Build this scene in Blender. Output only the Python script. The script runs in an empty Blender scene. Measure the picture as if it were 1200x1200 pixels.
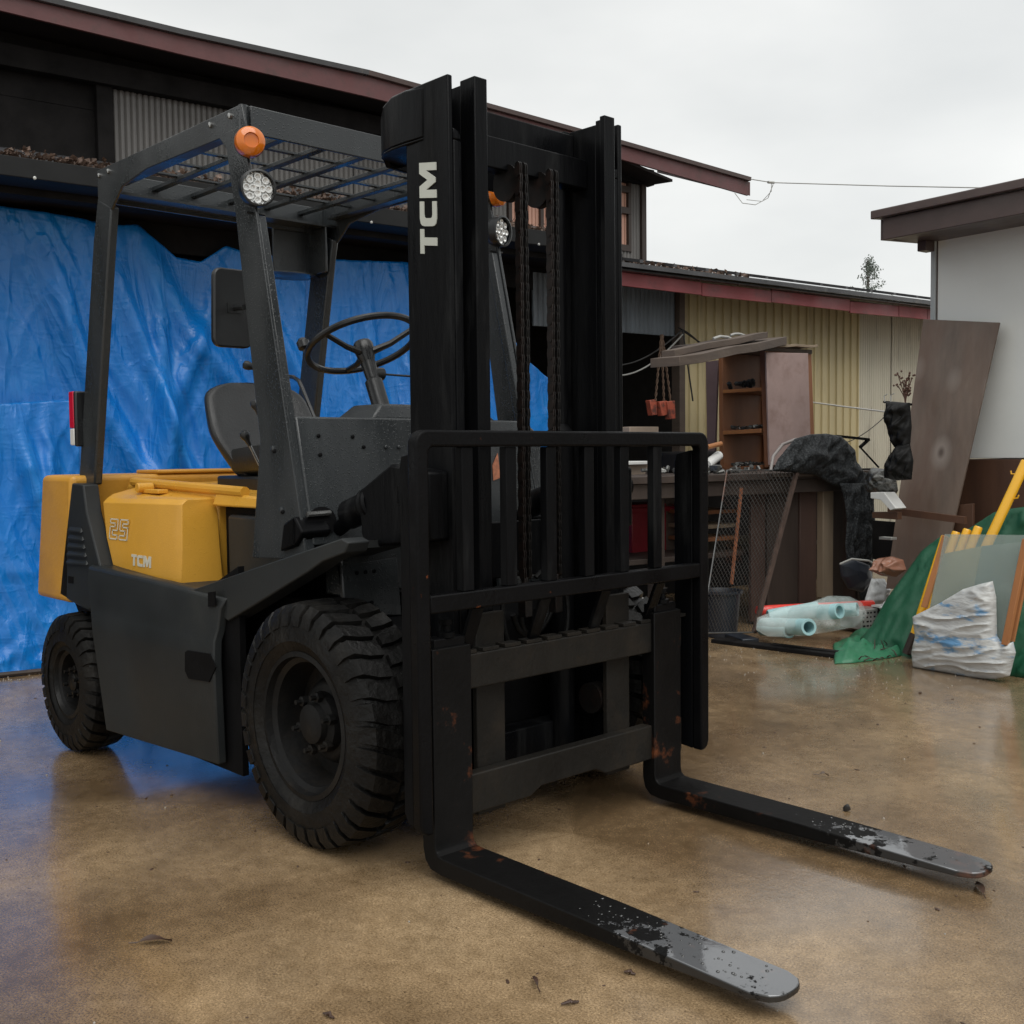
import bpy, bmesh, math, random
from mathutils import Vector, Matrix, noise as mnoise
from math import radians as R, sin, cos, pi
random.seed(7)
sc = bpy.context.scene
COL = sc.collection

# ------------------------------------------------------------------ camera
CAM = Vector((2.0795, -2.1705, 1.052)); YAW, PITCH, ROLL, FPX = 2.38814, -0.0522, -0.0107, 1288.8
FW = Vector((cos(YAW)*cos(PITCH), sin(YAW)*cos(PITCH), sin(PITCH)))
RT = Vector((sin(YAW), -cos(YAW), 0)); UP = RT.cross(FW)
RT, UP = cos(ROLL)*RT + sin(ROLL)*UP, -sin(ROLL)*RT + cos(ROLL)*UP
cd = bpy.data.cameras.new('camera'); cam = bpy.data.objects.new('camera', cd); COL.objects.link(cam)
m = Matrix((RT, UP, -FW)).transposed().to_4x4(); m.translation = CAM; cam.matrix_world = m
cd.sensor_width = 36; cd.lens = 36*FPX/1200; cd.clip_end = 500; cd.clip_start = 0.05
sc.camera = cam

# ------------------------------------------------------------------ sky and light (overcast, light rain)
w = bpy.data.worlds.new('World'); sc.world = w; w.use_nodes = True
nt = w.node_tree; nt.nodes.clear()
def N(t, **k):
    n = nt.nodes.new(t)
    for a, b in k.items(): setattr(n, a, b)
    return n
out = N('ShaderNodeOutputWorld'); bg = N('ShaderNodeBackground'); bg.inputs[1].default_value = .68
sky = N('ShaderNodeTexSky'); sky.sky_type = 'NISHITA'; sky.sun_disc = False
sky.sun_elevation = R(50); sky.sun_rotation = R(20)
tc = N('ShaderNodeTexCoord'); mp = N('ShaderNodeMapping'); mp.inputs['Scale'].default_value = (1.2, 1.2, 3.0)
nz = N('ShaderNodeTexNoise'); nz.inputs['Scale'].default_value = 1.6; nz.inputs['Detail'].default_value = 5; nz.inputs['Roughness'].default_value = .5
cr = N('ShaderNodeValToRGB'); cr.color_ramp.elements[0].position = .3; cr.color_ramp.elements[1].position = .68
cr.color_ramp.elements[0].color = (.66, .675, .665, 1); cr.color_ramp.elements[1].color = (.93, .93, .90, 1)
sm = N('ShaderNodeMix', data_type='RGBA', blend_type='ADD'); sm.inputs[0].default_value = .01
L = nt.links.new
L(tc.outputs['Generated'], mp.inputs[0]); L(mp.outputs[0], nz.inputs['Vector']); L(nz.outputs[0], cr.inputs[0])
L(cr.outputs[0], sm.inputs[6]); L(sky.outputs[0], sm.inputs[7]); L(sm.outputs[2], bg.inputs[0]); L(bg.outputs[0], out.inputs[0])
sd = bpy.data.lights.new('sun', 'SUN'); sd.energy = 1.5; sd.angle = R(60); sd.color = (1, .985, .95)
so = bpy.data.objects.new('sun', sd); COL.objects.link(so)
so.rotation_euler = Vector((-0.5, 0.22, -1.0)).to_track_quat('-Z', 'Y').to_euler()
vs = sc.view_settings; vs.view_transform = 'Standard'; vs.look = 'None'; vs.exposure = .56; vs.gamma = 1; vs.use_curve_mapping = False

# ------------------------------------------------------------------ materials
MATS = {}
def mat(name, col=(.5,.5,.5), rough=.5, metal=0.0, var=.15, vscale=6, bump=0.0, bscale=60, col2=None, c2t=(.45,.6), c2s=4,
        rvar=0.0, spec=.5, alpha=1.0, trans=0.0, streak=None, drops=0.0, coat=0.0, c2detail=6):
    if name in MATS: return MATS[name]
    M = bpy.data.materials.new(name); M.use_nodes = True; t = M.node_tree; t.nodes.clear(); l = t.links.new
    o = t.nodes.new('ShaderNodeOutputMaterial'); b = t.nodes.new('ShaderNodeBsdfPrincipled'); l(b.outputs[0], o.inputs[0])
    g = t.nodes.new('ShaderNodeTexCoord'); vec = g.outputs['Object']
    if streak:
        mm = t.nodes.new('ShaderNodeMapping'); mm.inputs['Scale'].default_value = streak; l(vec, mm.inputs[0]); vec = mm.outputs[0]
    n1 = t.nodes.new('ShaderNodeTexNoise'); n1.inputs['Scale'].default_value = vscale; n1.inputs['Detail'].default_value = 6; n1.inputs['Roughness'].default_value = .62
    l(vec, n1.inputs['Vector'])
    r = t.nodes.new('ShaderNodeValToRGB'); r.color_ramp.elements[0].position = .25; r.color_ramp.elements[1].position = .75
    lo = [max(0, c*(1-var)) for c in col]; hi = [min(1, c*(1+var)) for c in col]
    r.color_ramp.elements[0].color = (*lo, 1); r.color_ramp.elements[1].color = (*hi, 1); l(n1.outputs[0], r.inputs[0])
    c = r.outputs[0]
    if col2:
        n2 = t.nodes.new('ShaderNodeTexNoise'); n2.inputs['Scale'].default_value = c2s; n2.inputs['Detail'].default_value = c2detail; n2.inputs['Roughness'].default_value = .65
        l(vec, n2.inputs['Vector'])
        r2 = t.nodes.new('ShaderNodeValToRGB'); r2.color_ramp.elements[0].position = c2t[0]; r2.color_ramp.elements[1].position = c2t[1]
        l(n2.outputs[0], r2.inputs[0])
        mx = t.nodes.new('ShaderNodeMix'); mx.data_type = 'RGBA'; l(r2.outputs[0], mx.inputs[0]); l(c, mx.inputs[6]); mx.inputs[7].default_value = (*col2, 1); c = mx.outputs[2]
    l(c, b.inputs['Base Color'])
    b.inputs['Roughness'].default_value = rough; b.inputs['Metallic'].default_value = metal
    b.inputs['Specular IOR Level'].default_value = spec; b.inputs['Coat Weight'].default_value = coat; b.inputs['Coat Roughness'].default_value = .08
    if rvar:
        n3 = t.nodes.new('ShaderNodeTexNoise'); n3.inputs['Scale'].default_value = vscale*.8; n3.inputs['Detail'].default_value = 4; l(vec, n3.inputs['Vector'])
        mr = t.nodes.new('ShaderNodeMapRange'); mr.inputs[1].default_value = .35; mr.inputs[2].default_value = .65
        mr.inputs[3].default_value = max(.03, rough-rvar); mr.inputs[4].default_value = min(1, rough+rvar); l(n3.outputs[0], mr.inputs[0]); l(mr.outputs[0], b.inputs['Roughness'])
    nrm = None
    if bump:
        nb = t.nodes.new('ShaderNodeTexNoise'); nb.inputs['Scale'].default_value = bscale; nb.inputs['Detail'].default_value = 5
        l(vec, nb.inputs['Vector'])
        bp = t.nodes.new('ShaderNodeBump'); bp.inputs['Strength'].default_value = bump; bp.inputs['Distance'].default_value = .01; l(nb.outputs[0], bp.inputs['Height']); nrm = bp
    if drops:
        vo = t.nodes.new('ShaderNodeTexVoronoi'); vo.inputs['Scale'].default_value = 120; l(g.outputs['Object'], vo.inputs['Vector'])
        rr = t.nodes.new('ShaderNodeValToRGB'); rr.color_ramp.elements[0].position = 0; rr.color_ramp.elements[0].color = (1,1,1,1); rr.color_ramp.elements[1].position = .3; rr.color_ramp.elements[1].color = (0,0,0,1)
        l(vo.outputs['Distance'], rr.inputs[0])
        b2 = t.nodes.new('ShaderNodeBump'); b2.inputs['Strength'].default_value = drops; b2.inputs['Distance'].default_value = .004; l(rr.outputs[0], b2.inputs['Height'])
        if nrm: l(nrm.outputs[0], b2.inputs['Normal'])
        nrm = b2
    if nrm: l(nrm.outputs[0], b.inputs['Normal'])
    if alpha < 1: b.inputs['Alpha'].default_value = alpha
    if trans: b.inputs['Transmission Weight'].default_value = trans
    MATS[name] = M; return M

GREY = mat('charcoal_paint', (.026,.0295,.0315), .30, var=.2, vscale=5, rvar=.2, bump=.05, bscale=200, drops=.35, col2=(.050,.055,.057), c2t=(.52,.8), c2s=3, streak=(1,1,.35))
GREYD = mat('charcoal_paint_body', (.021,.0235,.0245), .42, var=.15, vscale=3, rvar=.12, bump=.05, bscale=160, col2=(.034,.035,.032), c2t=(.5,.75), c2s=2, spec=.25)
BLACK = mat('black_mast_paint', (.0032,.0034,.004), .42, var=.4, vscale=9, rvar=.2, bump=.14, bscale=70, streak=(1,1,.16), col2=(.013,.0135,.014), c2t=(.55,.72), c2s=14, drops=.1, spec=.09)
BLACKR = mat('black_paint_rust_chips', (.0035,.0035,.004), .42, var=.3, vscale=9, rvar=.15, bump=.12, bscale=80, col2=(.16,.045,.015), c2t=(.69,.73), c2s=14, spec=.10)
BARM = mat('worn_carriage_steel', (.013,.012,.0105), .5, var=.3, vscale=7, rvar=.15, bump=.15, bscale=70, col2=(.024,.019,.014), c2t=(.5,.75), c2s=6, spec=.16)
RUB = mat('tyre_rubber', (.0045,.0043,.0041), .5, var=.35, vscale=8, rvar=.15, bump=.5, bscale=45, col2=(.020,.018,.015), c2t=(.5,.8), c2s=5, spec=.2)
PLAS = mat('black_plastic', (.012,.013,.014), .35, var=.2, bump=.05, rvar=.1)
SEATM = mat('seat_vinyl', (.014,.015,.016), .38, var=.2, vscale=4, bump=.15, bscale=120, rvar=.12, drops=.2)
DARK = mat('dark_machinery_and_shade', (.004,.004,.0045), .7, var=.4, bump=.2, bscale=30, spec=.1)  # also paints the shade inside the pocket, slots and cowl opening
YEL = mat('yellow_paint', (.63,.325,.040), .34, var=.07, vscale=4, rvar=.1, bump=.05, bscale=150, drops=.25, col2=(.56,.29,.04), c2t=(.55,.8), c2s=3)
YELD = mat('yellow_counterweight_paint', (.57,.285,.036), .42, var=.08, vscale=4, rvar=.1, bump=.12, bscale=80, col2=(.42,.2,.03), c2t=(.55,.8), c2s=3)
LET = mat('off_white_lettering', (.50,.52,.47), .5, var=.08)
LET2 = mat('white_lettering', (.62,.60,.50), .5, var=.1)
STEEL = mat('wet_steel', (.35,.35,.34), .25, metal=.9, var=.2)
AMB = mat('amber_lens', (.80,.20,.01), .16, var=.1, vscale=20, trans=.25, coat=.5)
REDL = mat('red_lens', (.55,.01,.04), .2, var=.05); WHL = mat('white_lens', (.7,.7,.68), .2, var=.05)
CHROME = mat('lamp_reflector', (.62,.63,.62), .22, metal=.85, var=.25, vscale=90, bump=.6, bscale=120)
LENSG = mat('lamp_clear_bowl', (.75,.76,.75), .15, var=.2, vscale=60, metal=.3)
CHAINM = mat('greased_chain', (.009,.008,.0075), .45, metal=.2, var=.4, vscale=30, spec=.3, col2=(.022,.012,.009), c2t=(.5,.7), c2s=20)
HOSE = mat('hose_rubber', (.006,.006,.006), .55, var=.3, bump=.3, bscale=60, spec=.2)

# ------------------------------------------------------------------ geometry helpers
def bm_(): return bmesh.new()
IDM = Matrix.Identity(4)
def box(bm, a, b, M=None):
    (x0,y0,z0),(x1,y1,z1) = a, b
    P = [(x,y,z) for x in (x0,x1) for y in (y0,y1) for z in (z0,z1)]
    v = [bm.verts.new((M @ Vector(p)) if M else p) for p in P]
    for f in ((0,1,3,2),(4,6,7,5),(0,4,5,1),(2,3,7,6),(0,2,6,4),(1,5,7,3)): bm.faces.new([v[i] for i in f])
    return bm
def loft(bm, A, B, cap=True):
    """two point loops joined into a closed solid"""
    a = [bm.verts.new(p) for p in A]; b = [bm.verts.new(p) for p in B]; n = len(a)
    for i in range(n): bm.faces.new((a[i], a[(i+1)%n], b[(i+1)%n], b[i]))
    if cap: bm.faces.new(a[::-1]); bm.faces.new(b)
    return bm
def slab(bm, pts, off):
    """outline (3-D points) extruded by a vector"""
    off = Vector(off); A = [Vector(p) for p in pts]
    return loft(bm, A, [p+off for p in A])
def beam(bm, p0, p1, w, h, up=(0,0,1)):
    p0, p1 = Vector(p0), Vector(p1); d = (p1-p0).normalized(); u = Vector(up)
    s = d.cross(u).normalized()*w/2; u2 = s.cross(d).normalized()*h/2
    return loft(bm, [p0-s-u2, p0+s-u2, p0+s+u2, p0-s+u2], [p1-s-u2, p1+s-u2, p1+s+u2, p1-s+u2])
def frame(d):
    d = d.normalized(); a = Vector((0,0,1)) if abs(d.z) < .9 else Vector((1,0,0))
    x = d.cross(a).normalized(); return x, d.cross(x).normalized()
def tube(bm, pts, r, seg=10, cap=True):
    pts = [Vector(p) for p in pts]; rings = []; rr = r if isinstance(r, (list, tuple)) else [r]*len(pts); px = None
    for i, p in enumerate(pts):
        d = (pts[min(i+1, len(pts)-1)] - pts[max(i-1, 0)]); 
        if d.length < 1e-9: d = Vector((0,0,1))
        d.normalize()
        if px is None: x, y = frame(d)
        else:
            x = (px - d*px.dot(d)).normalized(); y = d.cross(x)
        px = x
        rings.append([bm.verts.new(p + (x*cos(2*pi*k/seg) + y*sin(2*pi*k/seg))*rr[i]) for k in range(seg)])
    for a, b in zip(rings, rings[1:]):
        for k in range(seg): bm.faces.new((a[k], a[(k+1)%seg], b[(k+1)%seg], b[k]))
    if cap: bm.faces.new(rings[0][::-1]); bm.faces.new(rings[-1])
    return bm
def lathe(bm, c, axis, prof, seg=40, close=False):
    """prof: list of (radius, offset along axis)"""
    c = Vector(c); ax = Vector(axis).normalized(); x, y = frame(ax); rings = []
    for r, o in prof:
        if r < 1e-5: rings.append([bm.verts.new(c+ax*o)])
        else: rings.append([bm.verts.new(c+ax*o+(x*cos(2*pi*k/seg)+y*sin(2*pi*k/seg))*r) for k in range(seg)])
    L_ = list(zip(rings, rings[1:])) + ([(rings[-1], rings[0])] if close else [])
    for a, b in L_:
        for k in range(seg):
            k2 = (k+1) % seg
            if len(a) == 1 and len(b) == 1: continue
            if len(a) == 1: bm.faces.new((a[0], b[k2], b[k]))
            elif len(b) == 1: bm.faces.new((a[k], a[k2], b[0]))
            else: bm.faces.new((a[k], a[k2], b[k2], b[k]))
    return bm
def arc(cx, cy, r, a0, a1, n): return [(cx+r*cos(R(a0+(a1-a0)*i/n)), cy+r*sin(R(a0+(a1-a0)*i/n))) for i in range(n+1)]
def bez(p0, p1, p2, p3, n=14):
    o = []; p0, p1, p2, p3 = map(Vector, (p0,p1,p2,p3))
    for i in range(n+1):
        t = i/n; o.append(p0*(1-t)**3 + p1*3*t*(1-t)**2 + p2*3*t*t*(1-t) + p3*t**3)
    return o
def obj(name, bm, m, parent=None, bevel=0.0, smooth=35, seg=2):
    bmesh.ops.recalc_face_normals(bm, faces=bm.faces)
    me = bpy.data.meshes.new(name); bm.to_mesh(me); bm.free(); me.materials.append(m)
    o = bpy.data.objects.new(name, me); COL.objects.link(o)
    if smooth:
        for p in me.polygons: p.use_smooth = True
        me.set_sharp_from_angle(angle=R(smooth))
    if bevel:
        b = o.modifiers.new('bevel', 'BEVEL'); b.width = bevel; b.segments = seg; b.limit_method = 'ANGLE'; b.angle_limit = R(35)
    if parent:
        o.parent = parent; o.matrix_parent_inverse = base_mat(parent).inverted()
    return o
def base_mat(o):
    M = Matrix.Translation(o.location)
    return M if not o.parent else base_mat(o.parent) @ o.matrix_parent_inverse @ M if False else M
def thing(name, label, cat, loc=(0,0,0), group=None):
    o = bpy.data.objects.new(name, None); COL.objects.link(o); o.location = loc; o.empty_display_size = .1
    return tag(o, label, cat, group)
def tag(o, label, cat, group=None):
    o['label'] = label; o['category'] = cat
    if group: o['group'] = group
    return o
def struct(o): o['kind'] = 'structure'; return o
def stuff(o): o['kind'] = 'stuff'; return o

# pixel of the 1200 px photograph -> point on a stated real plane
def ray(u, v): return FW + RT*((u-600)/FPX) + UP*((600-v)/FPX)
def Q(u, v, ax, val):
    d = ray(u, v); i = 'xyz'.index(ax); return CAM + d*((val-CAM[i])/d[i])
BO = Vector((-3.85, -.13, 0)); BA = R(83); BD = Vector((cos(BA), sin(BA), 0)); BN = Vector((sin(BA), -cos(BA), 0))
def W(s, t, z): return BO + BD*s + BN*t + Vector((0,0,z))          # building frame: s along the wall, t out of it
MB = Matrix((( BD.x, BN.x, 0, BO.x), (BD.y, BN.y, 0, BO.y), (0,0,1,0), (0,0,0,1)))
def S(u, v, ax, val):
    d = ray(u, v); c = CAM - BO; cc = (c.dot(BD), c.dot(BN), CAM.z); dd = (d.dot(BD), d.dot(BN), d.z); i = 'stz'.index(ax)
    return CAM + d*((val-cc[i])/dd[i])
def Sl(u, v, ax, val):
    p = S(u, v, ax, val) - BO; return p.dot(BD), p.dot(BN), p.z
def bbox(bm, a, b): return box(bm, a, b, MB)
def plate(pts, ax, val, thick):
    """outline given in photograph pixels on plane ax=val of the building frame, with thickness away from the viewer"""
    bm = bm_(); off = {'s': BD, 't': -BN}[ax]*thick
    return slab(bm, [S(u, v, ax, val) for u, v in pts], off)

# ------------------------------------------------------------------ ground
def ground_mat():
    M = bpy.data.materials.new('wet_concrete'); M.use_nodes = True; t = M.node_tree; t.nodes.clear(); l = t.links.new
    o = t.nodes.new('ShaderNodeOutputMaterial'); b = t.nodes.new('ShaderNodeBsdfPrincipled'); l(b.outputs[0], o.inputs[0])
    g = t.nodes.new('ShaderNodeTexCoord'); v = g.outputs['Object']
    def ns(s, d=6, r=.6):
        n = t.nodes.new('ShaderNodeTexNoise'); n.inputs['Scale'].default_value = s; n.inputs['Detail'].default_value = d; n.inputs['Roughness'].default_value = r; l(v, n.inputs['Vector']); return n.outputs[0]
    def ramp(x, p0, p1, c0, c1):
        r = t.nodes.new('ShaderNodeValToRGB'); r.color_ramp.elements[0].position = p0; r.color_ramp.elements[1].position = p1
        r.color_ramp.elements[0].color = (*c0, 1); r.color_ramp.elements[1].color = (*c1, 1); l(x, r.inputs[0]); return r.outputs[0]
    def mix(f, a, b_, mode='MIX'):
        m_ = t.nodes.new('ShaderNodeMix'); m_.data_type = 'RGBA'; m_.blend_type = mode
        if isinstance(f, float): m_.inputs[0].default_value = f
        else: l(f, m_.inputs[0])
        l(a, m_.inputs[6]); l(b_, m_.inputs[7]); return m_.outputs[2]
    big = ramp(ns(.9, 5), .3, .7, (.225,.148,.078), (.42,.31,.19))
    mid = ramp(ns(5, 9, .72), .3, .75, (.62,.60,.57), (1.15,1.15,1.15))
    fine = ramp(ns(210, 5, .8), .36, .62, (.30,.27,.24), (1.5,1.48,1.45)); med = ramp(ns(24, 6, .7), .34, .62, (.70,.67,.62), (1.10,1.10,1.10)); pit = ramp(ns(60, 4, .6), .66, .70, (1,1,1), (.30,.27,.25))
    spk = ramp(ns(300, 2, .6), .62, .70, (1,1,1), (2.6,2.5,2.3))
    c = mix(1.0, big, mid, 'MULTIPLY'); wetd = ramp(ns(.8, 5, .6), .42, .60, (.74,.72,.70), (1,1,1)); c = mix(1.0, c, wetd, 'MULTIPLY'); c = mix(.85, c, fine, 'MULTIPLY'); c = mix(.5, c, spk, 'MULTIPLY'); c = mix(.75, c, med, 'MULTIPLY'); c = mix(.8, c, pit, 'MULTIPLY')
    # dark cracks / stains
    st = ramp(ns(2.3, 8, .7), .60, .72, (1,1,1), (.62,.58,.55)); c = mix(.8, c, st, 'MULTIPLY')
    l(c, b.inputs['Base Color'])
    wet = ramp(ns(1.1, 6, .62), .40, .62, (.12,.12,.12), (.38,.38,.38)); w2 = ramp(ns(70, 3), .3, .7, (.7,.7,.7), (1.35,1.35,1.35))
    l(mix(.9, wet, w2, 'MULTIPLY'), b.inputs['Roughness']); b.inputs['Specular IOR Level'].default_value = .55
    b1 = t.nodes.new('ShaderNodeBump'); b1.inputs['Strength'].default_value = .22; b1.inputs['Distance'].default_value = .004; l(ns(160, 4, .7), b1.inputs['Height'])
    b2 = t.nodes.new('ShaderNodeBump'); b2.inputs['Strength'].default_value = .07; b2.inputs['Distance'].default_value = .01; l(ns(11, 4, .55), b2.inputs['Height']); l(b1.outputs[0], b2.inputs['Normal'])
    l(b2.outputs[0], b.inputs['Normal']); cw_ = ramp(ns(.8, 5, .6), .44, .60, (1,1,1), (.35,.35,.35)); l(cw_, b.inputs['Coat Weight']); b.inputs['Coat Roughness'].default_value = .13; b.inputs['Coat IOR'].default_value = 1.55
    b3 = t.nodes.new('ShaderNodeBump'); b3.inputs['Strength'].default_value = .10; b3.inputs['Distance'].default_value = .003; l(ns(45, 4, .6), b3.inputs['Height']); l(b3.outputs[0], b.inputs['Coat Normal']); return M
def sms(x): x = max(0, min(1, x)); return x*x*(3-2*x)
def gz(x, y): return -.052*sms((-1.0-x)/.9)*(1-sms((-2.5-x)/.9))*sms((1.6-y)/1.2)*sms((y+4.5)/2.0)      # shallow dip where rain gathers
bm = bm_(); gx = [-90,-20,-8]+[-6+.12*i for i in range(84)]+[8,20,90]; gy = [-90,-20,-8]+[-6+.15*i for i in range(80)]+[8,20,90]
gv = [[bm.verts.new((x, y, gz(x, y))) for y in gy] for x in gx]
for i in range(len(gx)-1):
    for j in range(len(gy)-1): bm.faces.new((gv[i][j], gv[i+1][j], gv[i+1][j+1], gv[i][j+1]))
struct(obj('ground', bm, ground_mat(), smooth=180))

# ================================================================== FORKLIFT
X0 = -.95
FL = thing('forklift', 'grey and yellow forklift truck with black mast and lowered forks on the wet yard', 'forklift', (X0, 0, 0))
def part(name, bm, m, parent=None, **k): return obj(name, bm, m, parent or FL, **k)
def my(p): return (p[0], -p[1], p[2])

# -- mast (part: bow) > rails, beams, cylinders
def ext_z(bm, poly, z0, z1): return loft(bm, [(x,y,z0) for x,y in poly], [(x,y,z1) for x,y in poly])
bow = bm_()
hp = [(-.20,-.338,2.013),(-.27,-.342,2.020),(-.33,-.341,2.018),(-.38,-.330,2.008),(-.42,-.308,1.990),(-.448,-.272,1.968),(-.464,-.21,1.950),(-.468,-.10,1.944)]
full_ = hp + [(x,-y,z) for x,y,z in reversed(hp)]
def inset(p):
    x, y, z = p; k = Vector((x+.20, y*1.1, 0)); k = k.normalized()*.016 if abs(y) > .2 else Vector((-.016,0,0)); return (x-k.x, y-k.y, z)
rows_ = []
for p in full_:
    q = inset(p); rows_.append([bow.verts.new(c) for c in ((p[0],p[1],1.882-(.02 if p[0] < -.44 else 0)), (p[0],p[1],p[2]-.006), ((p[0]+q[0])/2,(p[1]+q[1])/2,p[2]), (q[0],q[1],p[2]-.006), (q[0],q[1],1.882-(.02 if p[0] < -.44 else 0)))])
for a, c in zip(rows_, rows_[1:]):
    for k in range(5): bow.faces.new((a[k], a[(k+1)%5], c[(k+1)%5], c[k]))
bow.faces.new(rows_[0]); bow.faces.new(rows_[-1])
for sg in (1,-1):
    pl = [(x,y*sg) for x,y,z in hp[:7]]+[(-.33,-.19*sg),(-.20,-.26*sg)]
    loft(bow, [(x,y,1.874) for x,y in pl], [(x,y,1.8805) for x,y in pl])
    tp = [(x+.004,y*.985*sg,z-.004) for x,y,z in hp[:7]]+[(-.34,-.20*sg,1.985),(-.20,-.26*sg,2.0)]; loft(bow, [(a,b_,c-.006) for a,b_,c in tp], tp)
mast = part('mast', bow, BLACK, bevel=.004)
def outer_rail(s):
    b = bm_()
    def P(l): return [(x, y*s) for x, y in l]
    ext_z(b, P([(-.10,-.335),(-.10,-.318),(-.275,-.318),(-.275,-.335)]), .13, 2.02)
    ext_z(b, P([(-.1005,-.317),(-.1005,-.288),(-.120,-.288),(-.120,-.317)]), .13, 1.86)
    zs = [(1.86,-.288),(1.875,-.292),(1.885,-.300),(1.89,-.317)]
    b2 = [(-.1005, y*s, z) for z, y in zs]+[(-.1005,-.317*s,1.86)]
    slab(b, b2, (-.0195,0,0))
    ext_z(b, P([(-.255,-.317),(-.255,-.262),(-.2745,-.262),(-.2745,-.317)]), .13, 2.0)
    return part('outer_rail', b, BLACK, mast, bevel=.004)
def inner_rail(s):
    b = bm_()
    def P(l): return [(x, y*s) for x, y in l]
    ext_z(b, P([(-.07,-.270),(-.07,-.226),(-.090,-.226),(-.090,-.250),(-.128,-.250),(-.128,-.270)]), .13, 2.022)
    ext_z(b, P([(-.1285,-.268),(-.1285,-.252),(-.25,-.252),(-.25,-.268)]), .13, 2.012)
    ext_z(b, P([(-.232,-.2515),(-.232,-.226),(-.2495,-.226),(-.2495,-.2515)]), .13, 2.012)
    return part('inner_rail', b, BLACK, mast, bevel=.003)
for s in (1, -1): outer_rail(s); inner_rail(s)
for (xa, xb, za, zb_) in ((-.24,-.215,1.925,2.0),(-.215,-.16,1.83,1.915),(-.245,-.225,.70,.86),(-.27,-.20,.12,.26)):
    b = bm_(); box(b, (xa,-.25,za), (xb,.25,zb_)); part('cross_beam', b, BLACK, mast, bevel=.004)
for s in (1,-1):
    b = bm_(); lathe(b, (-.20,.165*s,.10), (0,0,1), [(0,0),(.038,0),(.038,1.02),(.03,1.03),(.022,1.04),(.022,1.72),(0,1.72)], 20); part('lift_cylinder', b, BLACK, mast)
    b = bm_(); lathe(b, (-.17,.06*s,1.80), (0,1,0), [(0,-.013),(.050,-.013),(.050,-.009),(.042,-.005),(.042,.005),(.050,.009),(.050,.013),(0,.013)], 28); part('chain_wheel', b, CHAINM, mast)
# lift chains hanging inside the mast: linked plates, one mesh shared
lb = bm_()
for yy, rr in ((-.0135,.0135),(.0135,.0135),(-.007,.0125),(.007,.0125)):
    A = [(.0105*cos(a), yy-.0016, -.009+.0125*sin(a)) for a in [pi+i*pi/5 for i in range(6)]] + [(.0105*cos(a), yy-.0016, .009+.0125*sin(a)) for a in [i*pi/5 for i in range(6)]]
    slab(lb, A, (0,.0032,0))
link0 = None
for y0 in (-.060, .060):
    b = bm_(); box(b, (-.135,y0-.014,.60), (-.105,y0+.014,.66)); lathe(b, (-.12,y0,.66), (0,0,1), [(.011,0),(.011,.05),(0,.05)], 8)
    ch = part('lift_chain', b, CHAINM, bevel=.002)
    ch2 = []
    for k in range(46):
        if link0 is None: l = obj('link', lb, CHAINM, ch, smooth=30); link0 = l
        else: l = bpy.data.objects.new('link', link0.data); COL.objects.link(l); l.parent = ch; l.matrix_parent_inverse = IDM.copy()
        l.matrix_parent_inverse = IDM.copy()
        l.location = (-.12, y0 if k % 2 else y0+.002, .725+k*.0245); l.rotation_euler = (0, R(4 if k % 2 else -4), 0)
# lettering on the outer face of the near rail
def glyphs():
    T = [(0,1),(.86,1),(.86,.77),(.57,.77),(.57,0),(.29,0),(.29,.77),(0,.77)]
    Cc = [(.86,1),(.26,1),(.09,.95),(.02,.86),(0,.72),(0,.28),(.02,.14),(.09,.05),(.26,0),(.86,0),(.86,.25),(.40,.25),(.31,.28),(.28,.36),(.28,.64),(.31,.72),(.40,.75),(.86,.75)]
    Mm = [(0,0),(0,1),(.40,1),(.62,.52),(.84,1),(1.22,1),(1.22,0),(.95,0),(.95,.60),(.70,.05),(.54,.05),(.28,.60),(.28,0)]
    return T, Cc, Mm
def letters(org, ax, up, H, Wd, shear, m, parent, nrm, th=.0025):
    org, ax, up, nrm = map(Vector, (org, ax, up, nrm)); x = 0; tot = .86+.1+.86+.12+1.22; k = Wd/tot
    b = bm_()
    for g, wd in zip(glyphs(), (.96,.98,1.22)):
        slab(b, [org + ax*((x+a)*k + shear*bb*H) + up*(bb*H) for a, bb in g], nrm*th); x += wd
    return part('lettering', b, m, parent, smooth=0)
letters((-.147,-.3355,1.572), (0,0,1), (-1,0,0), .069, .235, .16, LET, mast, (0,-1,0))

# -- carriage and backrest
b = bm_(); box(b, (-.05,-.50,.458), (-.012,.50,.548))
car = part('carriage_bar', b, BARM, bevel=.004)
for k in range(13):                                    # locating notches stand as small teeth
    b = bm_(); y = -.47+k*.078; box(b, (-.05,y,.5485), (-.013,y+.056,.558)); part('notch_tooth', b, BARM, car, bevel=.001)
b = bm_(); slab(b, [(-.012,-.50,.135),(-.012,-.15,.135),(-.012,-.11,.155),(-.012,.11,.155),(-.012,.15,.135),(-.012,.50,.135),(-.012,.50,.238),(-.012,-.50,.238)], (-.038,0,0))
part('carriage_bar', b, BARM, bevel=.004)
for ya, yb_ in ((-.305,-.205),(.20,.30)):
    b = bm_(); box(b, (-.068,ya,.11), (-.0505,yb_,.64)); part('carriage_plate', b, BARM, bevel=.003)
for s in (1,-1):
    b = bm_(); lathe(b, (-.115,.215*s,.33), (0,1,0), [(0,-.02),(.045,-.02),(.045,.02),(0,.02)], 22); part('carriage_roller', b, CHAINM)
    b = bm_(); slab(b, [(-.069,.235*s,.64),(-.069,.235*s,.10),(-.14,.235*s,.14),(-.14,.235*s,.58)], (0,.016*s,0)); part('roller_bracket', b, BLACK, bevel=.002)
bar = bm_()                                            # backrest: rounded top tube + posts
x1 = .042
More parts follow.
